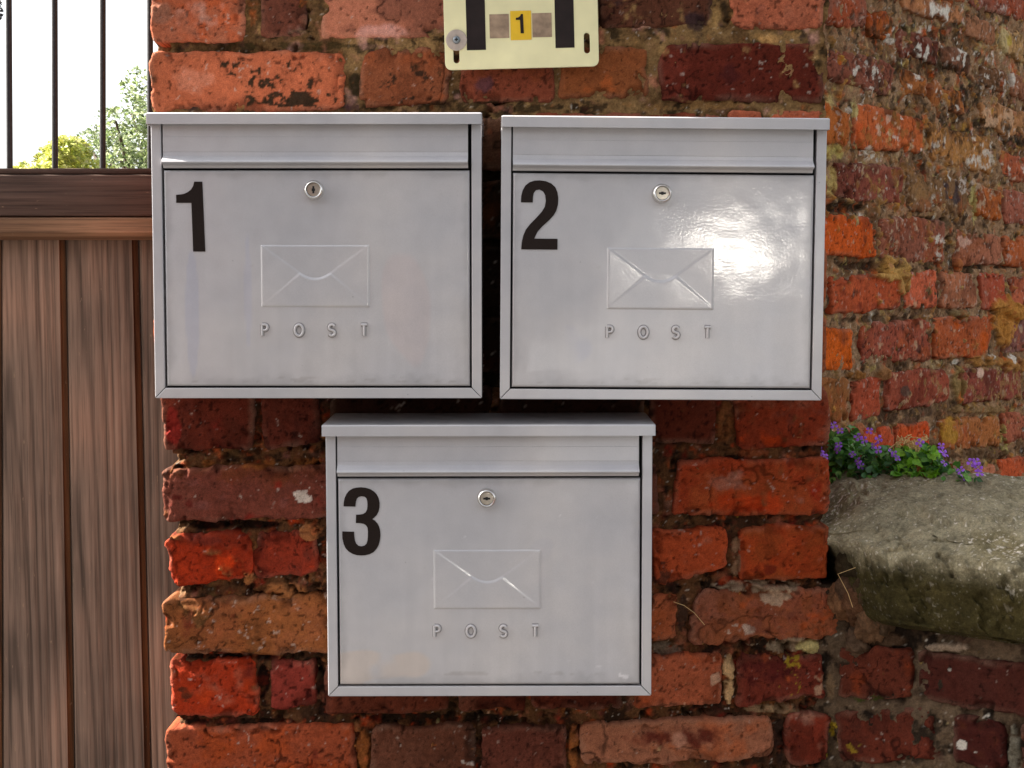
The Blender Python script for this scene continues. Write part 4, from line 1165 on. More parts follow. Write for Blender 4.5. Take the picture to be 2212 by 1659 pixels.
def letter_box(name_label, num_pts, slot_deg, px_bl, px_br, px_top, stains_and_reflections, num_x, num_z, lo_px, ro_px, roll=0.0, yaw=0.0):
    """Local frame: x from the body's left edge, y towards the wall, z from the body's bottom; front frame at y=-D."""
    pbl, pbr = aty(px_bl[0], px_bl[1], -D), aty(px_br[0], px_br[1], -D)
    ptop = aty(px_top[0], px_top[1], -D)
    W, Hh = float(pbr[0] - pbl[0]), float(ptop[2] - (pbl[2] + pbr[2]) / 2)
    rt = empty('letter_box', (float(pbl[0]), 0, float((pbl[2] + pbr[2]) / 2)), name_label, 'letter box', 'silver grey letter boxes on the brick pier', rot=(0, roll, yaw))
    k = 0.5207e-3 * W / 0.3676           # metres per measured px on this box
    kz = Hh / 616.0
    fr = 22 * k
    rail = 23 * kz
    zt = Hh - 18 * kz                    # hidden behind the lid's lip
    # casing: back shell with front flanges mitred at the lower corners
    bm = bmesh.new()
    t = 0.0015
    bm_box(bm, 0.0006, t, -D + 0.004, -0.006, 0.0006, Hh - 0.006)
    bm_box(bm, W - t, W - 0.0006, -D + 0.004, -0.006, 0.0006, Hh - 0.006)
    bm_box(bm, t, W - t, -D + 0.004, -0.006, 0.0006, t)
    bm_box(bm, 0.001, W - 0.001, -0.006, -0.003, 0.001, Hh - 0.006)
    bm_box(bm, t, W - t, -D + 0.018, -0.006, Hh - 0.009, Hh - 0.0075)
    g_ = 0.00022
    bm_prism(bm, [(0, g_ * 1.4), (fr - g_, rail + g_), (fr - g_, zt), (0, zt)], -D, -D + 0.012, 0.0009)
    bm_prism(bm, [(W, g_ * 1.4), (W, zt), (W - fr + g_, zt), (W - fr + g_, rail + g_)], -D, -D + 0.012, 0.0009)
    bm_prism(bm, [(g_ * 1.4, 0), (W - g_ * 1.4, 0), (W - fr - g_, rail - g_), (fr + g_, rail - g_)], -D, -D + 0.012, 0.0009)
    bm_obj('casing', bm, M_PAINT, rt)
    # black sheet added to stand for the shade inside, seen through the gaps
    bm = bmesh.new()
    bm_box(bm, 0.003, W - 0.003, -D + 0.016, -D + 0.018, 0.003, zt + 0.004)
    bm_obj('gap_shade_sheet', bm, M_DARK, rt)
    # lid
    bm = bmesh.new()
    lo, ro = lo_px * k, ro_px * k
    yb, yf = -0.004, -D - 0.008
    lip = 25 * kz
    pts = [(yb, Hh + 0.004), (yf + 0.002, Hh), (yf, Hh - 0.0015), (yf, Hh - lip), (yf + 0.0016, Hh - lip), (yf + 0.0018, Hh - 0.004), (yb, Hh - 0.001)]
    bm_sweep_x(bm, pts, -lo + 0.0012, W + ro - 0.0012)
    for xx0, xx1 in ((-lo, -lo + 0.0015), (W + ro - 0.0015, W + ro)):
        a = [(yb, Hh + 0.0036), (yf + 0.0022, Hh - 0.0004), (yf + 0.0006, Hh - 0.002), (yf + 0.0006, Hh - lip), (yb, Hh - lip)]
        bm_sweep_x(bm, a, xx0, xx1)
    lid = bm_obj('lid', bm, M_PAINT, rt)
    # letter flap with a rolled lip
    bm = bmesh.new()
    fx0, fx1 = 25 * k, W - 29 * k
    zl = 521 * kz
    y0 = -D + 0.0012
    fp = [(y0, zt + 0.004), (y0, Hh - 50 * kz), (y0 - 0.0004, Hh - 51 * kz), (y0 - 0.0004, zl + 13 * kz), (y0, zl + 12 * kz), (y0 - 0.0006, zl + 4 * kz), (y0 - 0.0026, zl), (y0 - 0.0075, zl - 7 * kz), (y0 - 0.0086, zl - 10 * kz), (y0 - 0.0084, zl - 12 * kz), (y0 - 0.006, zl - 13.5 * kz), (y0 - 0.001, zl - 17 * kz), (y0, zl - 22 * kz), (y0 + 0.006, zl - 22.5 * kz), (y0 + 0.006, zt + 0.004)]
    bm_sweep_x(bm, fp, fx0, fx1)
    flap = bm_obj('letter_flap', bm, M_PAINT, rt)
    # door
    dx0, dx1, dz0, dz1 = 27 * k, W - 27 * k, 28 * kz, 493 * kz
    yd = -D + 0.0008
    door = link('door', door_mesh('door', dx0, dx1, dz0, dz1, yd, stains_and_reflections), M_DOOR, rt)
    ex = 348 * k
    link('embossed_envelope', envelope_mesh('embossed_envelope', ex, 199 * kz, 333 * kz, 116 * k, yd), M_DOOR, door)
    lettering('embossed_letter', [ex - 115 * k, ex - 44 * k, ex + 29 * k, ex + 99 * k], 148.5 * kz, 12 * k, yd - 0.0012, door)
    # lock
    lk = empty('lock', (ex, yd, 451 * kz))
    lk.parent = door
    bm = bmesh.new()
    lathe(bm, [(0.0112, -0.002), (0.0112, 0.002), (0.0108, 0.0055), (0.0098, 0.0082), (0.0086, 0.009), (0.0078, 0.0086), (0.0076, 0.0062), (0.0070, 0.0060)], 40)
    bm_obj('lock_ring', bm, M_CHROME, lk, 40)
    bm = bmesh.new()
    lathe(bm, [(0.0073, 0.002), (0.0073, 0.0074), (0.0068, 0.0079), (0.0001, 0.0081)], 36)
    bm_obj('lock_barrel', bm, M_BRASS, lk, 30)
    bm = bmesh.new()
    bm_box(bm, -0.0040, 0.0040, -0.00835, -0.0070, -0.0011, 0.0011, 0.0003)
    bm_box(bm, -0.0014, 0.0014, -0.00840, -0.0070, -0.0019, 0.0019, 0.0003)
    kw = bm_obj('keyhole', bm, M_DARK, lk)
    kw.rotation_euler = (0, R(slot_deg), 0)
    # number
    num = shape2d('house_number', [number_loop(num_pts, 149 * k)], 0.0004, 0.0, M_DECAL, door)
    num.location = (num_x * k, yd - 0.0004, num_z * kz)
    return rt


lb1 = letter_box('silver letter box with a black number 1, beside the wooden gate', N1, 90, (335, 861), (1041, 859.5), (684, 244.5),
                 [(0.043, 0.09, 0.010, 0.10, (0.90, 0.93, 1.02), 0.9, 0.5, 14, 0.15), (0.106, 0.12, 0.006, 0.10, (0.93, 0.95, 1.03), 0.8, 0.5, 14, 0.15), (0.28, 0.11, 0.04, 0.09, (1.06, 0.97, 0.95), 0.7, 0.4, 12, 0.6),  # lilac streaks and reddish patch are reflections painted into the colour
                  (0.2, 0.02, 0.2, 0.006, (0.8, 0.78, 0.76), 0.7, -0.1, 60, 3), (0.06, 0.05, 0.06, 0.05, (0.88, 0.91, 1.0), 0.5, 0.2, 14, 0.3)], 52, 319, 6, 1)
lb2 = letter_box('silver letter box with a black number 2, reflecting a bright glare', N2, 0, (1075.5, 861), (1774, 863), (1430, 250.5),
                 [(0.06, 0.06, 0.08, 0.05, (0.86, 0.88, 0.97), 0.6, 0.3, 14, 0.6), (0.24, 0.055, 0.10, 0.0008, (0.72, 0.7, 0.7), 0.6, 0.4, 30, 1), (0.30, 0.082, 0.03, 0.0007, (0.72, 0.7, 0.7), 0.6, 0.4, 30, 1),
                  (0.2, 0.02, 0.2, 0.006, (0.82, 0.8, 0.78), 0.6, -0.1, 60, 3)], 43, 328, 0, 2, roll=R(0.35), yaw=R(1.2))
lb3 = letter_box('silver letter box with a black number 3, hung lowest below the other two', N3, 0, (709, 1506), (1407, 1503), (1057, 917),
                 [(0.05, 0.035, 0.09, 0.03, (1.12, 1.0, 0.88), 0.8, 0.4, 12, 1.0), (0.26, 0.15, 0.06, 0.05, (0.92, 0.93, 0.97), 0.6, 0.3, 14, 0.8), (0.33, 0.022, 0.02, 0.005, (1.5, 1.5, 1.5), 0.9, 0.0, 90, 1.0),  # warm lower left patch is the sunlit ground's reflection painted in
                  (0.2, 0.026, 0.15, 0.003, (0.8, 0.78, 0.76), 0.7, 0.0, 60, 3)], 34, 321, 6, 5)
lb3.rotation_euler = (0, R(-0.12), 0)

# ------------------------------------------------------------------ hydrant plate
YP = -0.013
p0 = aty(962, 152, YP)
p1 = aty(1294, 143.5, YP)
WS = float(p1[0] - p0[0])
sg = empty('hydrant_plate', tuple(p0), 'cream yellow hydrant plate with black letter and a small number 1, screwed above the boxes', 'sign plate', rot=(0, math.atan2(-(p1[2] - p0[2]), p1[0] - p0[0]), 0))
ks = WS / 332.0


def S(x0, y0, x1, y1):
    """Rectangle on the plate from px measured off its lower left corner (y up)."""
    return [(x0 * ks, y0 * ks), (x1 * ks, y0 * ks), (x1 * ks, y1 * ks), (x0 * ks, y1 * ks)]


HS = 430
r_ = 14
outline = [(a * ks, b * ks) for a, b in arc(r_, r_, r_, r_, 180, 270, 6) + arc(332 - r_, r_, r_, r_, 270, 360, 6) + arc(332 - r_, HS - r_, r_, r_, 0, 90, 6) + arc(r_, HS - r_, r_, r_, 90, 180, 6)]


def slot(cx, cy, hw, hh):
    return [(a * ks, b * ks) for a, b in arc(cx, cy - hh + hw, hw, hw, 0, -180, 8) + arc(cx, cy + hh - hw, hw, hw, 180, 0, 8)]


plate = shape2d('plate', [outline, slot(25, 36, 6.5, 22), slot(307, 50, 6.5, 22), slot(25, HS - 40, 6.5, 22), slot(307, HS - 40, 6.5, 22)], 0.003, 0.0005, M_SIGN, sg)
letter = shape2d('letter', [[(48 * ks, 41 * ks), (89 * ks, 41 * ks), (89 * ks, 190 * ks), (239 * ks, 190 * ks), (239 * ks, 41 * ks), (280 * ks, 41 * ks), (280 * ks, 390 * ks), (239 * ks, 390 * ks), (239 * ks, 232 * ks), (89 * ks, 232 * ks), (89 * ks, 390 * ks), (48 * ks, 390 * ks)]], 0.0003, 0, M_SIGNBLK, sg)
letter.location = (0, -0.0017, 0)
for x0, m_ in ((98, M_SIGNGREY), (190, M_SIGNGREY)):
    o = shape2d('sticker', [S(x0, 65, x0 + 42, 116)], 0.0003, 0, m_, sg)
    o.location = (0, -0.0017, 0)
    o['label'] = 'blank grey brown square'
ys = shape2d('sticker', [S(143, 60, 188, 122)], 0.0003, 0, M_SIGNYEL, sg)
ys.location = (0, -0.0017, 0)
ys['label'] = 'yellow square with a number 1'
n1o = shape2d('printed_number', [[(x * 0.46, z) for x, z in number_loop(N1, 41 * ks)]] and [number_loop(N1, 41 * ks)], 0.0003, 0, M_SIGNBLK, ys)
n1o.location = (155 * ks, -0.0004, 74 * ks)
wz = empty('washer', (26 * ks, -0.0017, 63 * ks))
wz.parent = sg
bm = bmesh.new()
lathe(bm, [(22.5 * ks, 0), (22.5 * ks, 0.0012), (21.5 * ks, 0.0018), (0.0002, 0.0019)], 36)
bm_obj('washer_disc', bm, M_WASHER, wz, 40)
bm = bmesh.new()
lathe(bm, [(8.5 * ks, 0.0015), (8.3 * ks, 0.003), (6.5 * ks, 0.0045), (3 * ks, 0.0054), (0.0001, 0.0055)], 24)
bm_obj('screw', bm, M_SCREW, wz, 40)
bm = bmesh.new()
bm_box(bm, -3.6 * ks, 3.6 * ks, -0.0058, -0.0045, -1.0 * ks, 1.0 * ks)
bm_box(bm, -1.0 * ks, 1.0 * ks, -0.00585, -0.0045, -3.6 * ks, 3.6 * ks)
bm_obj('screw_slot', bm, M_DARK, wz)

# ------------------------------------------------------------------ wooden gate with steel bars
YG = 0.17
gate = empty('garden_gate', (-0.6, YG, 0), 'brown vertical board gate topped by thin black steel bars', 'gate')


def gx(px, py, y):
    return float(aty(px, py, y)[0])


def gz(py, y):
    return float(aty(0, py, y)[2])


def board(px_t0, px_t1, px_b0, px_b1, y, th, mat, name='board'):
    """Board whose edges pass through measured positions at rows 525 and 1650, run down to the ground gap."""
    z1, z2 = gz(525, y), gz(1650, y)
    zt_, zb_ = gz(470, y), 0.06

    def xx(pt, pb, z):
        a, b = gx(pt, 525, y), gx(pb, 1650, y)
        return a + (b - a) * (z1 - z) / (z1 - z2)
    bm = bmesh.new()
    n = 24
    rows = []
    for i in range(n + 1):
        z = zt_ + (zb_ - zt_) * i / n
        l, r = xx(px_t0, px_b0, z), xx(px_t1, px_b1, z)
        cv = 0.0045
        rows.append([bm.verts.new(p) for p in ((l, y + th, z), (l, y + cv, z), (l + 0.003, y + 0.0008, z), (l + 0.006, y, z), ((l + r) / 2, y - 0.0006, z), (r - 0.0065, y, z), (r - 0.0055, y + 0.004, z), (r, y + 0.006, z), (r, y + th, z))])
    for a, b in zip(rows, rows[1:]):
        for i in range(9):
            f_ = bm.faces.new([a[i], a[(i + 1) % 9], b[(i + 1) % 9], b[i]])
            if i in (5, 6):
                f_.material_index = 1
    bm.faces.new(rows[0])
    bm.faces.new(rows[-1][::-1])
    o = bm_obj(name, bm, mat, gate, 35)
    o.data.materials.append(M_FRESH)
    c = Vector(((xx(px_t0, px_b0, 1.2) + xx(px_t1, px_b1, 1.2)) / 2, y, 1.2))
    o.data.transform(Matrix.Translation(-c))
    o.location = o.location + c
    return o


board(-470, -330, -440, -300, YG, 0.022, M_BOARD)
board(-325, -170, -295, -145, YG, 0.022, M_BOARD)
board(-164, -2, -140, 1, YG, 0.022, M_BOARD)
board(2, 138, 5, 157, YG + 0.001, 0.022, M_BOARD)
board(141, 295, 160.5, 322, YG, 0.022, M_BOARD)
board(298.5, 430, 326, 455, YG + 0.001, 0.022, M_BOARD)


def bar_box(name, py0, py1, y0, y1, mat, px0=-470, px1=372, bev=0.0035):
    bm = bmesh.new()
    bm_box(bm, gx(px0, 400, YG), gx(px1, 400, YG), y0, y1, gz(py1, y0), gz(py0, y0), bev)
    return bm_obj(name, bm, mat, gate, 40)


bar_box('top_rail', 377, 467.5, YG - 0.020, YG + 0.035, M_RAIL)
bar_box('capping_strip', 363, 376, YG - 0.014, YG + 0.030, M_RAIL, bev=0.003)
bm = bmesh.new()
zt_, zb_ = gz(468.5, YG - 0.03), gz(517, YG - 0.03)
bm_sweep_x(bm, [(YG - 0.018, zt_), (YG - 0.030, zt_ - 0.003), (YG - 0.031, zb_ + 0.009), (YG - 0.027, zb_ + 0.004), (YG - 0.010, zb_), (YG - 0.001, zb_ + 0.001), (YG - 0.001, zt_)], gx(-470, 400, YG), gx(372, 400, YG))
bm_obj('drip_strip', bm, M_STRIP, gate, 30)
bm = bmesh.new()
bm_box(bm, gx(-470, 400, YG), gx(430, 400, YG), YG + 0.024, YG + 0.060, 0.25, 0.36, 0.003)
bm_obj('back_rail', bm, M_RAIL, gate, 40)
for pt, pb in ((19, 21), (118, 119), (222, 222), (324, 325), (-82, -78), (-184, -180), (-286, -280), (-388, -380)):
    bm = bmesh.new()
    yb = YG + 0.010
    a = aty(pt, 0, yb)
    b = aty(pb, 364, yb)
    d = (a - b) / (a[2] - b[2])
    hi = b + d * (2.25 - b[2])
    tube(bm, [tuple(b - d * 0.01), tuple((b + hi) / 2), tuple(hi)], 0.0041, 12)
    bm_obj('steel_bar', bm, M_STEEL, gate, 50)


# ------------------------------------------------------------------ trees beyond the gate
def leaves(n, pts_fn, size, cols, seed, lift=0.35):
    """Folded leaf-shaped faces spread through a volume."""
    rg = np.random.default_rng(seed)
    P = pts_fn(n, rg)
    n = len(P)
    th = rg.uniform(0, 2 * np.pi, n)
    ax = np.stack([np.cos(th), np.sin(th), rg.normal(0, 0.6, n)], -1)
    ax /= np.linalg.norm(ax, axis=1)[:, None]
    up = rg.normal(0, 0.7, (n, 3)) + np.array([0, 0, 0.8])
    sd = np.cross(ax, up)
    sd /= np.maximum(np.linalg.norm(sd, axis=1)[:, None], 1e-6)
    nr = np.cross(sd, ax)
    L_ = size * rg.uniform(0.6, 1.35, n)[:, None]
    W_ = L_ * rg.uniform(0.26, 0.36, n)[:, None]
    v = [P - ax * L_ * 0.5, P + sd * W_ - ax * L_ * 0.05 + nr * L_ * lift * 0.3, P + ax * L_ * 0.5 - nr * L_ * 0.1, P - sd * W_ - ax * L_ * 0.05 + nr * L_ * lift * 0.3]
    V = np.stack(v, 1).reshape(-1, 3)
    Q = np.arange(4 * n).reshape(-1, 4)
    # two triangles share the midrib
    T = np.concatenate([Q[:, [0, 1, 2]], Q[:, [0, 2, 3]]])
    c = np.array([lin(x) for x in cols])[rg.integers(0, len(cols), n)] * rg.uniform(0.6, 1.35, n)[:, None]
    return V, T, np.repeat(c, 4, axis=0)


def blob_points(blobs):
    def fn(n, rg):
        b = np.array(blobs)
        vol = (b[:, 3] * b[:, 4] * b[:, 5]) ** 0.72
        k = rg.choice(len(b), n, p=vol / vol.sum())
        d = rg.normal(0, 1, (n, 3))
        d /= np.linalg.norm(d, axis=1)[:, None]
        r = rg.uniform(0.35, 1.0, n) ** 0.6
        P = b[k, :3] + d * r[:, None] * b[k, 3:6]
        keep = fbm(P, 5.0, 3, 3) + 0.35 * fbm(P, 16, 2, 9) > -0.30
        return P[keep]
    return fn


def tree(name, label, base, blobs, n, size, cols, seed, trunk_r=0.07):
    t = empty(name, base, label, 'tree')
    V, T, C = leaves(n, blob_points(blobs), size, cols, seed)
    V = V - np.array(base)
    link('crown', np_mesh('crown', V, T, C, smooth=False), M_LEAF, t)
    bm = bmesh.new()
    rg = random.Random(seed)
    top = Vector(np.mean(np.array(blobs)[:, :3], axis=0)) - Vector(base)
    tube(bm, [(0, 0, 0), tuple(top * 0.35 + Vector((0.05, 0, 0))), tuple(top * 0.7), tuple(top)], [trunk_r, trunk_r * 0.8, trunk_r * 0.6, trunk_r * 0.3], 10)
    for b in blobs:
        e = Vector(b[:3]) - Vector(base)
        s_ = top * rg.uniform(0.4, 0.8)
        m_ = (s_ + e) / 2 + Vector((rg.uniform(-.1, .1), rg.uniform(-.1, .1), 0.05))
        tube(bm, [tuple(s_), tuple(m_), tuple(e)], [trunk_r * 0.4, trunk_r * 0.25, trunk_r * 0.08], 7)
    bm_obj('trunk', bm, M_BARK, t, 60)
    return t


def tp(px, py, y):
    return tuple(float(v) for v in aty(px, py, y))


YT = 7.0
# blob list from measured outline at that distance: (px, py, radius px)
def blobs_from(lst, y, depth=0.9):
    out = []
    for i, (px, py, r) in enumerate(lst):
        c = tp(px, py, y + 0.25 * ((i * 7) % 5 - 2))
        rr = r / F * (y + 1.61)
        out.append((c[0], c[1], c[2], rr, rr * depth, rr))
    return out


b1 = blobs_from([(330, 300, 80), (250, 320, 52), (285, 245, 56), (318, 205, 62), (240, 275, 48), (390, 260, 90), (470, 200, 120), (220, 360, 46), (300, 380, 90), (400, 420, 120), (600, 300, 160), (520, 420, 150), (195, 318, 40), (165, 345, 34), (215, 290, 34), (250, 262, 34)], YT)
tree('holly_tree', 'dark grey green holly tree behind the gate bars, next to the pier', (tp(430, 700, YT)[0], YT, 0), b1, 22000, 0.033, ((122, 138, 96), (156, 168, 126), (100, 118, 78), (178, 186, 148), (130, 146, 90)), 3, 0.09)
b2 = blobs_from([(140, 336, 40), (110, 350, 36), (165, 330, 36), (80, 362, 28), (50, 368, 20), (140, 390, 60), (60, 400, 40), (200, 400, 60), (120, 330, 24)], YT - 1.6)
tree('golden_shrub', 'bright yellow green shrub low behind the gate bars', (tp(130, 700, YT - 1.6)[0], YT - 1.6, 0), b2, 5200, 0.032, ((216, 214, 112), (196, 202, 104), (226, 224, 150), (178, 190, 110)), 5, 0.05)
b3 = blobs_from([(-30, 20, 34), (-60, 60, 40), (-80, -10, 60), (-20, -10, 24), (-120, 60, 90), (-100, 160, 60)], 6.0)
tree('dark_leaved_tree', 'dark leaved branch tip showing at the top left corner beyond the bars', (tp(-140, 700, 6.0)[0], 6.0, 0), b3, 3600, 0.034, ((44, 48, 40), (60, 62, 48), (52, 48, 50)), 8, 0.06)


# ------------------------------------------------------------------ violet flowers behind the coping stone
PLN = -0.20


def lp(px, py, h):
    return at(np.asarray(px, float), np.asarray(py, float), LOW.O + LOW.N * h, LOW.N)


base = lp(1900, 1045, PLN)
plant = empty('flowering_plant', tuple(float(v) for v in base), 'trailing green plant with small violet flowers, growing between coping stone and brick wall', 'plant')
bpos = np.array(base)
poly = np.array([(190, 210), (330, 230), (430, 130), (500, 180), (560, 360), (640, 330), (740, 450), (860, 400), (930, 420), (1010, 500), (1120, 420), (1300, 430), (1500, 400), (1560, 470), (1590, 560), (1700, 640), (1780, 620), (1860, 590), (1900, 700), (2180, 830), (2120, 890), (1900, 880), (1640, 830), (1480, 800), (1100, 790), (700, 800), (340, 900), (170, 880)], float)
poly = np.stack([1763 + poly[:, 0] / 6, 899 + poly[:, 1] / 6], -1)


def inside(px, py):
    r = np.zeros(len(px), bool)
    j = len(poly) - 1
    for i in range(len(poly)):
        xi, yi = poly[i]
        xj, yj = poly[j]
        c = ((yi > py) != (yj > py)) & (px < (xj - xi) * (py - yi) / (yj - yi + 1e-9) + xi)
        r ^= c
        j = i
    return r


rg = np.random.default_rng(21)
cx = rg.uniform(1785, 2130, 3200)
cy = rg.uniform(915, 1052, 3200)
k = inside(cx, cy)
dens = np.where(cx > 2040, 0.45, 1.0)
k &= rg.uniform(0, 1, 3200) < dens
cx, cy = cx[k], cy[k]
lv_V, lv_Q, lv_C = [], [], []


def small_leaf(c, L_, axis, nrm, col):
    ax = axis / np.linalg.norm(axis)
    sd = np.cross(ax, nrm)
    sd /= np.linalg.norm(sd)
    nr = np.cross(sd, ax)
    ts = np.array([-0.5, -0.3, -0.05, 0.2, 0.38, 0.5])
    wd = np.array([0.05, 0.12, 0.26, 0.34, 0.24, 0.03])
    V = []
    for t_, w_ in zip(ts, wd):
        mid_ = c + ax * t_ * L_ - nr * (t_ * t_) * L_ * 0.5
        V += [mid_ - sd * w_ * L_ + nr * 0.06 * L_, mid_, mid_ + sd * w_ * L_ + nr * 0.06 * L_]
    n0 = sum(len(v) for v in lv_V)
    Q = []
    for i in range(5):
        for j in range(2):
            a = n0 + i * 3 + j
            Q.append((a, a + 1, a + 4, a + 3))
    lv_V.append(np.array(V))
    lv_Q.append(np.array(Q))
    lv_C.append(np.tile(col, (18, 1)))


GREENS = [lin(c) for c in ((74, 130, 58), (96, 154, 62), (62, 106, 52), (114, 168, 70), (132, 182, 90), (88, 138, 84))]
LIMES = [lin(c) for c in ((124, 182, 46), (144, 198, 64), (100, 158, 44))]
for x, y in zip(cx, cy):
    dp = PLN + rg.uniform(-0.07, 0.05) + (y - 985) / 70 * 0.02
    c = lp(x, y, dp)
    axv = np.array([rg.normal(0, 0.7), rg.normal(-0.5, 0.6), rg.normal(0.25, 0.5)])
    nrm = np.array([rg.normal(0, 0.5), rg.normal(-0.6, 0.4), 0.9])
    bright = 1935 < x < 2030 and y > 965
    col = (LIMES if bright and rg.random() < 0.7 else GREENS)[rg.integers(0, 3 if bright else 6) % 3 if bright else rg.integers(0, 6)]
    if rg.random() < 0.03:
        col = lin((150, 84, 44))
    small_leaf(c - bpos, rg.uniform(0.009, 0.017) * (1.2 if bright else 1.0), axv, nrm, col * rg.uniform(0.7, 1.2))
link('foliage', np_mesh('foliage', np.concatenate(lv_V), np.concatenate(lv_Q), np.concatenate(lv_C)), M_SMALLLEAF, plant)
bm = bmesh.new()
for i in range(46):
    j = rg.integers(0, len(cx))
    b_ = lp(1830 + (cx[j] - 1830) * 0.75, 1048, PLN - 0.01) - bpos
    e_ = lp(cx[j], cy[j], PLN + rg.uniform(-0.05, 0.03)) - bpos
    m_ = (b_ + e_) / 2 + np.array([rg.normal(0, 0.006), rg.normal(0, 0.006), 0.008])
    tube(bm, [tuple(b_), tuple(m_), tuple(e_)], [0.0009, 0.0007, 0.0004], 5)
bm_obj('stem', bm, plain_mat('green_stem', tuple(lin((86, 110, 52))), 0.7), plant, 60)
bm = bmesh.new()
for i in range(26):
    x0_, y0_ = rg.uniform(1925, 1955), rg.uniform(965, 985)
    x1_, y1_ = rg.uniform(1935, 2005), rg.uniform(940, 972)
    b_, e_ = lp(x0_, y0_, PLN + 0.02) - bpos, lp(x1_, y1_, PLN + 0.04 * rg.random()) - bpos
    m_ = (b_ + e_) / 2 + np.array([0, 0, rg.uniform(0.0, 0.008)])
    tube(bm, [tuple(b_), tuple(m_), tuple(e_)], 0.0006, 5)
    for f_ in (0.55, 0.75, 0.95):
        q = b_ + (e_ - b_) * f_ + np.array([0, 0, 0.003])
        tube(bm, [tuple(q), tuple(q + np.array([rg.normal(0, 0.004), -0.002, -rg.uniform(0.001, 0.008)]))], [0.0005, 0.0011], 5)
bm_obj('dry_stalks', bm, M_STRAW, plant, 60)
FL = [(225, 115), (310, 190), (690, 190), (545, 270), (620, 310), (810, 300), (290, 372), (276, 430), (45, 440), (72, 488), (112, 520), (470, 495), (750, 385), (802, 435), (545, 585), (580, 645), (968, 460), (1010, 490), (1052, 545), (1345, 345), (1620, 385), (1640, 456), (1664, 492), (1658, 610), (2010, 600), (2078, 588), (2102, 660), (2112, 735), (1870, 700), (1900, 800), (1880, 885)]
for i, (fx, fy) in enumerate(FL):
    c = lp(1763 + fx / 6, 899 + fy / 6, PLN + (0.16 if fx < 180 else 0.055)) - bpos
    fn = np.array([rg.normal(-0.1, 0.6), -0.8 + rg.normal(0, 0.25), rg.normal(0.5, 0.4)])
    fn /= np.linalg.norm(fn)
    e1 = np.cross(fn, [0.2, 0.1, 1.0])
    e1 /= np.linalg.norm(e1)
    e2 = np.cross(fn, e1)
    V, Q, C = [], [], []
    a0_ = rg.uniform(0, 1.6)
    sz = rg.uniform(0.0042, 0.0056)
    for p_ in range(4):
        an = a0_ + p_ * math.pi / 2
        ra = e1 * math.cos(an) + e2 * math.sin(an)
        sa_ = -e1 * math.sin(an) + e2 * math.cos(an)
        n0 = len(V)
        for t_, w_, z_ in ((0.08, 0.06, 0.0), (0.4, 0.22, 0.12), (0.75, 0.42, 0.16), (1.0, 0.36, 0.08), (1.1, 0.12, 0.02)):
            for s_ in (-1, 0, 1):
                V.append(ra * t_ * sz + sa_ * s_ * w_ * sz + fn * (z_ - 0.06 * abs(s_)) * sz)
                C.append(lin((172, 104, 236)) * (0.85 + 0.3 * t_) if t_ > 0.1 else lin((210, 190, 120)))
        for r2 in range(4):
            for j in range(2):
                a_ = n0 + r2 * 3 + j
                Q.append((a_, a_ + 1, a_ + 4, a_ + 3))
    o = link('flower', np_mesh('flower', np.array(V), np.array(Q), np.array(C)), M_PETAL, plant)
    o.location = tuple(float(v) for v in c)

# straws caught in the joints
for pts, lab in ((((1455, 1300), (1478, 1308), (1500, 1324), (1522, 1350)), 'curved dry straw stuck in the joint beside the lowest letter box'),
                 (((1848, 1226), (1810, 1240), (1832, 1282), (1842, 1312)), 'bent dry straw caught below the end of the coping stone')):
    bm = bmesh.new()
    q = [aty(x, y, -0.012 if x < 1700 else -0.05) for x, y in pts]
    tube(bm, [tuple(p) for p in q], 0.00035, 6)
    tag(bm_obj('dry_straw', bm, M_STRAW, None, 60), lab, 'straw')


# ------------------------------------------------------------------ the far side of the street (unseen; added to mirror in the paint and shade the low sky)
def brick_course_mat():
    m, t, b = new_mat('far_house_brick')
    tc = nd(t, 'ShaderNodeTexCoord')
    br = nd(t, 'ShaderNodeTexBrick', i_Scale=1.0)
    br.inputs['Color1'].default_value = (0.20, 0.065, 0.04, 1)
    br.inputs['Color2'].default_value = (0.27, 0.09, 0.05, 1)
    br.inputs['Mortar'].default_value = (0.24, 0.2, 0.16, 1)
    br.inputs['Brick Width'].default_value = 0.235
    br.inputs['Row Height'].default_value = 0.078
    br.inputs['Mortar Size'].default_value = 0.008
    mp = nd(t, 'ShaderNodeMapping')
    mp.inputs['Rotation'].default_value = (R(90), 0, 0)
    t.links.new(tc.outputs['Object'], mp.inputs['Vector'])
    t.links.new(mp.outputs[0], br.inputs['Vector'])
    t.links.new(br.outputs[0], b.inputs['Base Color'])
    b.inputs['Roughness'].default_value = 0.9
    return m


hx0, hx1, hy0, hy1 = -13.0, -2.2, -18.0, -9.0
hs_ = empty('added_brick_house', (-7.6, -9.0, 0), 'unseen red brick house with slate roof across the street, added to block the low sky and mirror in the paint', 'house')
bm = bmesh.new()
bm_box(bm, hx0 + 7.6, hx1 + 7.6, hy0 + 9, 0.0, 0, 6.2, 0.01)
bm_obj('wall', bm, brick_course_mat(), hs_)
bm = bmesh.new()
ym = (hy0 + hy1) / 2 + 9
a_ = [(0.35, 6.12), (0.35, 6.24), (ym, 9.8), (hy0 + 9 - 0.35, 6.24), (hy0 + 9 - 0.35, 6.12)]
bm_sweep_x(bm, a_, hx0 + 7.6 - 0.2, hx1 + 7.6 + 0.2)
bm_obj('roof', bm, plain_mat('slate', (0.06, 0.06, 0.065), 0.6, 0, 30, 0.3, 0.3), hs_)
M_GLASS = plain_mat('dark_window_glass', (0.02, 0.024, 0.028), 0.05)
M_WHITE = plain_mat('white_window_paint', (0.75, 0.73, 0.68), 0.5)
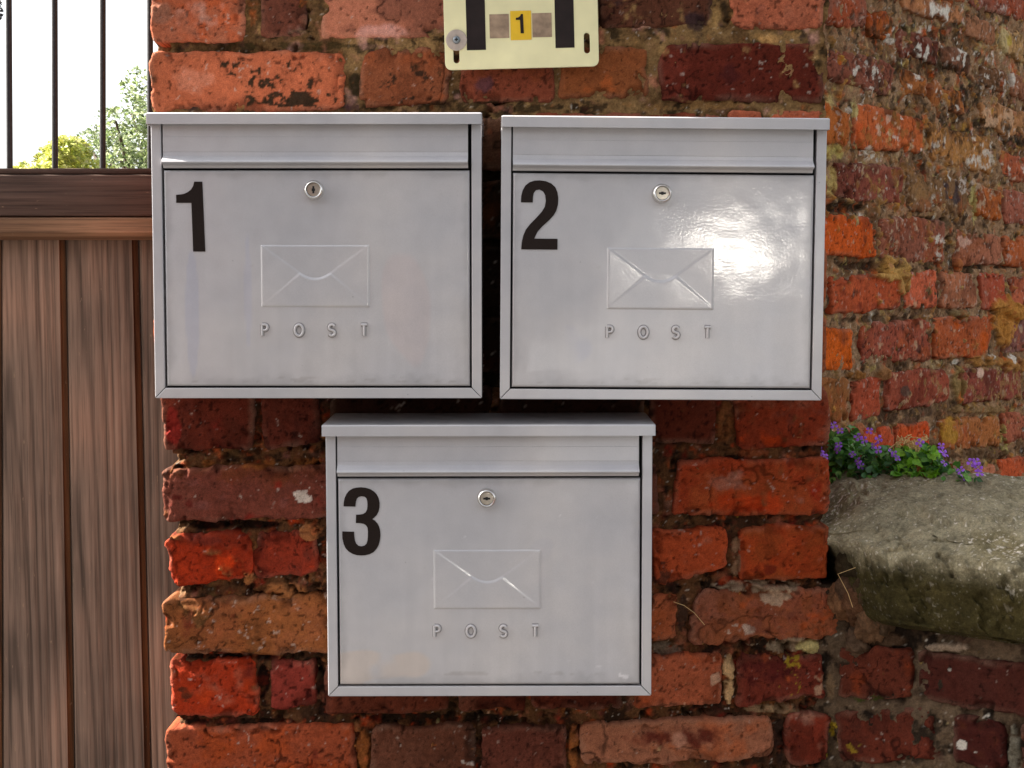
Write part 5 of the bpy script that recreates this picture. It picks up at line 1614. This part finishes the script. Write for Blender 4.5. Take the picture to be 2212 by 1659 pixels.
for wx in (-4.4, -1.6, 1.2, 3.9):
    for wz_ in (0.9, 3.2):
        if wz_ < 1 and wx == 1.2:
            continue
        bm = bmesh.new()
        for q in ((wx - 0.6, wx + 0.6, 0.0, 0.05, wz_, wz_ + 0.07), (wx - 0.6, wx + 0.6, 0.0, 0.05, wz_ + 1.33, wz_ + 1.4), (wx - 0.6, wx - 0.53, 0.0, 0.045, wz_ + 0.07, wz_ + 1.33), (wx + 0.53, wx + 0.6, 0.0, 0.045, wz_ + 0.07, wz_ + 1.33), (wx - 0.03, wx + 0.03, 0.0, 0.04, wz_ + 0.07, wz_ + 1.33)):
            bm_box(bm, *q)
        f_ = bm_obj('window', bm, M_WHITE, hs_)
        bm = bmesh.new()
        bm_box(bm, wx - 0.53, wx + 0.53, 0.004, 0.02, wz_ + 0.07, wz_ + 1.33)
        bm_obj('pane', bm, M_GLASS, f_)
bm = bmesh.new()
bm_box(bm, 0.75, 1.65, 0.004, 0.05, 0.0, 2.05, 0.005)
bm_obj('door', bm, plain_mat('green_door_paint', (0.02, 0.07, 0.05), 0.4), hs_)

V, T, C = leaves(20000, blob_points([(x, -12.5 + 0.5 * math.sin(x * 2.1), 3.0 + 0.7 * math.sin(x), 1.3, 1.3, 3.6) for x in np.arange(-1.2, 13, 0.9)]), 0.26, ((46, 64, 34), (60, 80, 40), (38, 54, 30)), 17)
hb = np.array([5.5, -13.0, 0.0])
hedge = link('hedge', np_mesh('hedge', V - hb, T, C, smooth=False), M_LEAF)
hedge.location = hb
tag(hedge, 'unseen tall dark green hedge across the street, added to block the low sky and mirror in the paint', 'hedge')

# unseen silver van, added and aimed to glint sunlight onto the second box
vc_ = Vector((1.60, -6.6, 1.78))
to_box = (Vector((0.19, -0.11, 1.50)) - vc_).normalized()
hn = (to_box + sdir).normalized()
yaw_ = math.atan2(-hn.x, hn.y)
van = empty('added_glint_van', (0, 0, 0), 'unseen silver van across the street, added so its sloping windscreen glints onto the second letter box', 'van')
van.rotation_euler = (0, 0, yaw_)
sl_ = math.asin(hn.z)               # the glass leans back by this angle
M_VAN = plain_mat('silver_van_paint', (0.30, 0.31, 0.33), 0.6, 0.0, 20, 0.05, 0.0, 0.2)
zb_w, zt_w = 1.40, 2.20
run = (zt_w - zb_w) * math.tan(sl_)
body = [(-4.0, 0.35), (1.15, 0.35), (1.18, 0.85), (1.0, 1.15), (run / 2 + 0.03, zb_w - 0.02), (run / 2 - 0.02, zb_w), (-run / 2 - 0.02, zt_w), (-run / 2 - 0.35, zt_w + 0.1), (-3.8, zt_w + 0.1), (-4.0, zt_w - 0.1)]
bm = bmesh.new()
bm_sweep_x(bm, body, -0.92, 0.92)
bmesh.ops.bevel(bm, geom=bm.edges[:], offset=0.04, segments=3, affect='EDGES')
bm_obj('body', bm, M_VAN, van, 40)
bm = bmesh.new()
nx_, nz_ = 36, 20
hn_c, hn_s = math.cos(sl_), math.sin(sl_)
vg = []
for j in range(nz_ + 1):
    row_ = []
    for i in range(nx_ + 1):
        p_, q_ = 2 * i / nx_ - 1, 2 * j / nz_ - 1
        dome = 0.02 + 0.026 * (1 - p_ * p_) + 0.020 * (1 - q_ * q_)
        row_.append(bm.verts.new((0.78 * p_, run / 2 - run * j / nz_ + dome * hn_c, zb_w + 0.03 + (zt_w - zb_w - 0.06) * j / nz_ + dome * hn_s)))
    vg.append(row_)
for j in range(nz_):
    for i in range(nx_):
        bm.faces.new([vg[j][i], vg[j][i + 1], vg[j + 1][i + 1], vg[j + 1][i]])
bm_obj('windscreen', bm, plain_mat('windscreen_glass', (0.03, 0.035, 0.04), 0.18, 0.0, 8, 0.1, 0.0, 0.62), van, 60)
for sx in (-0.86, 0.86):
    for yy in (0.45, -3.0):
        w_ = empty('wheel', (sx, yy, 0.33))
        w_.parent = van
        bm = bmesh.new()
        pr_ = [(0.20, -0.11), (0.31, -0.10), (0.33, -0.05), (0.33, 0.05), (0.31, 0.10), (0.20, 0.11)]
        lathe(bm, pr_, 28)
        bmesh.ops.rotate(bm, verts=bm.verts[:], matrix=Matrix.Rotation(R(90), 3, 'Z'))
        bm_obj('tyre', bm, plain_mat('tyre_rubber', (0.02, 0.02, 0.02), 0.8), w_, 40)
        bm = bmesh.new()
        lathe(bm, [(0.20, -0.105), (0.205, 0.105), (0.12, 0.118), (0.02, 0.122)], 24)
        bmesh.ops.rotate(bm, verts=bm.verts[:], matrix=Matrix.Rotation(R(90 if sx < 0 else -90), 3, 'Z'))
        bm_obj('rim', bm, M_VAN, w_, 40)
for sx in (-0.62, 0.62):
    bm = bmesh.new()
    bm_box(bm, sx - 0.2, sx + 0.2, 1.10, 1.2, 0.74, 0.94, 0.03)
    bm_obj('headlight', bm, M_GLASS, van, 40)
van.location = (vc_.x, vc_.y, 0)
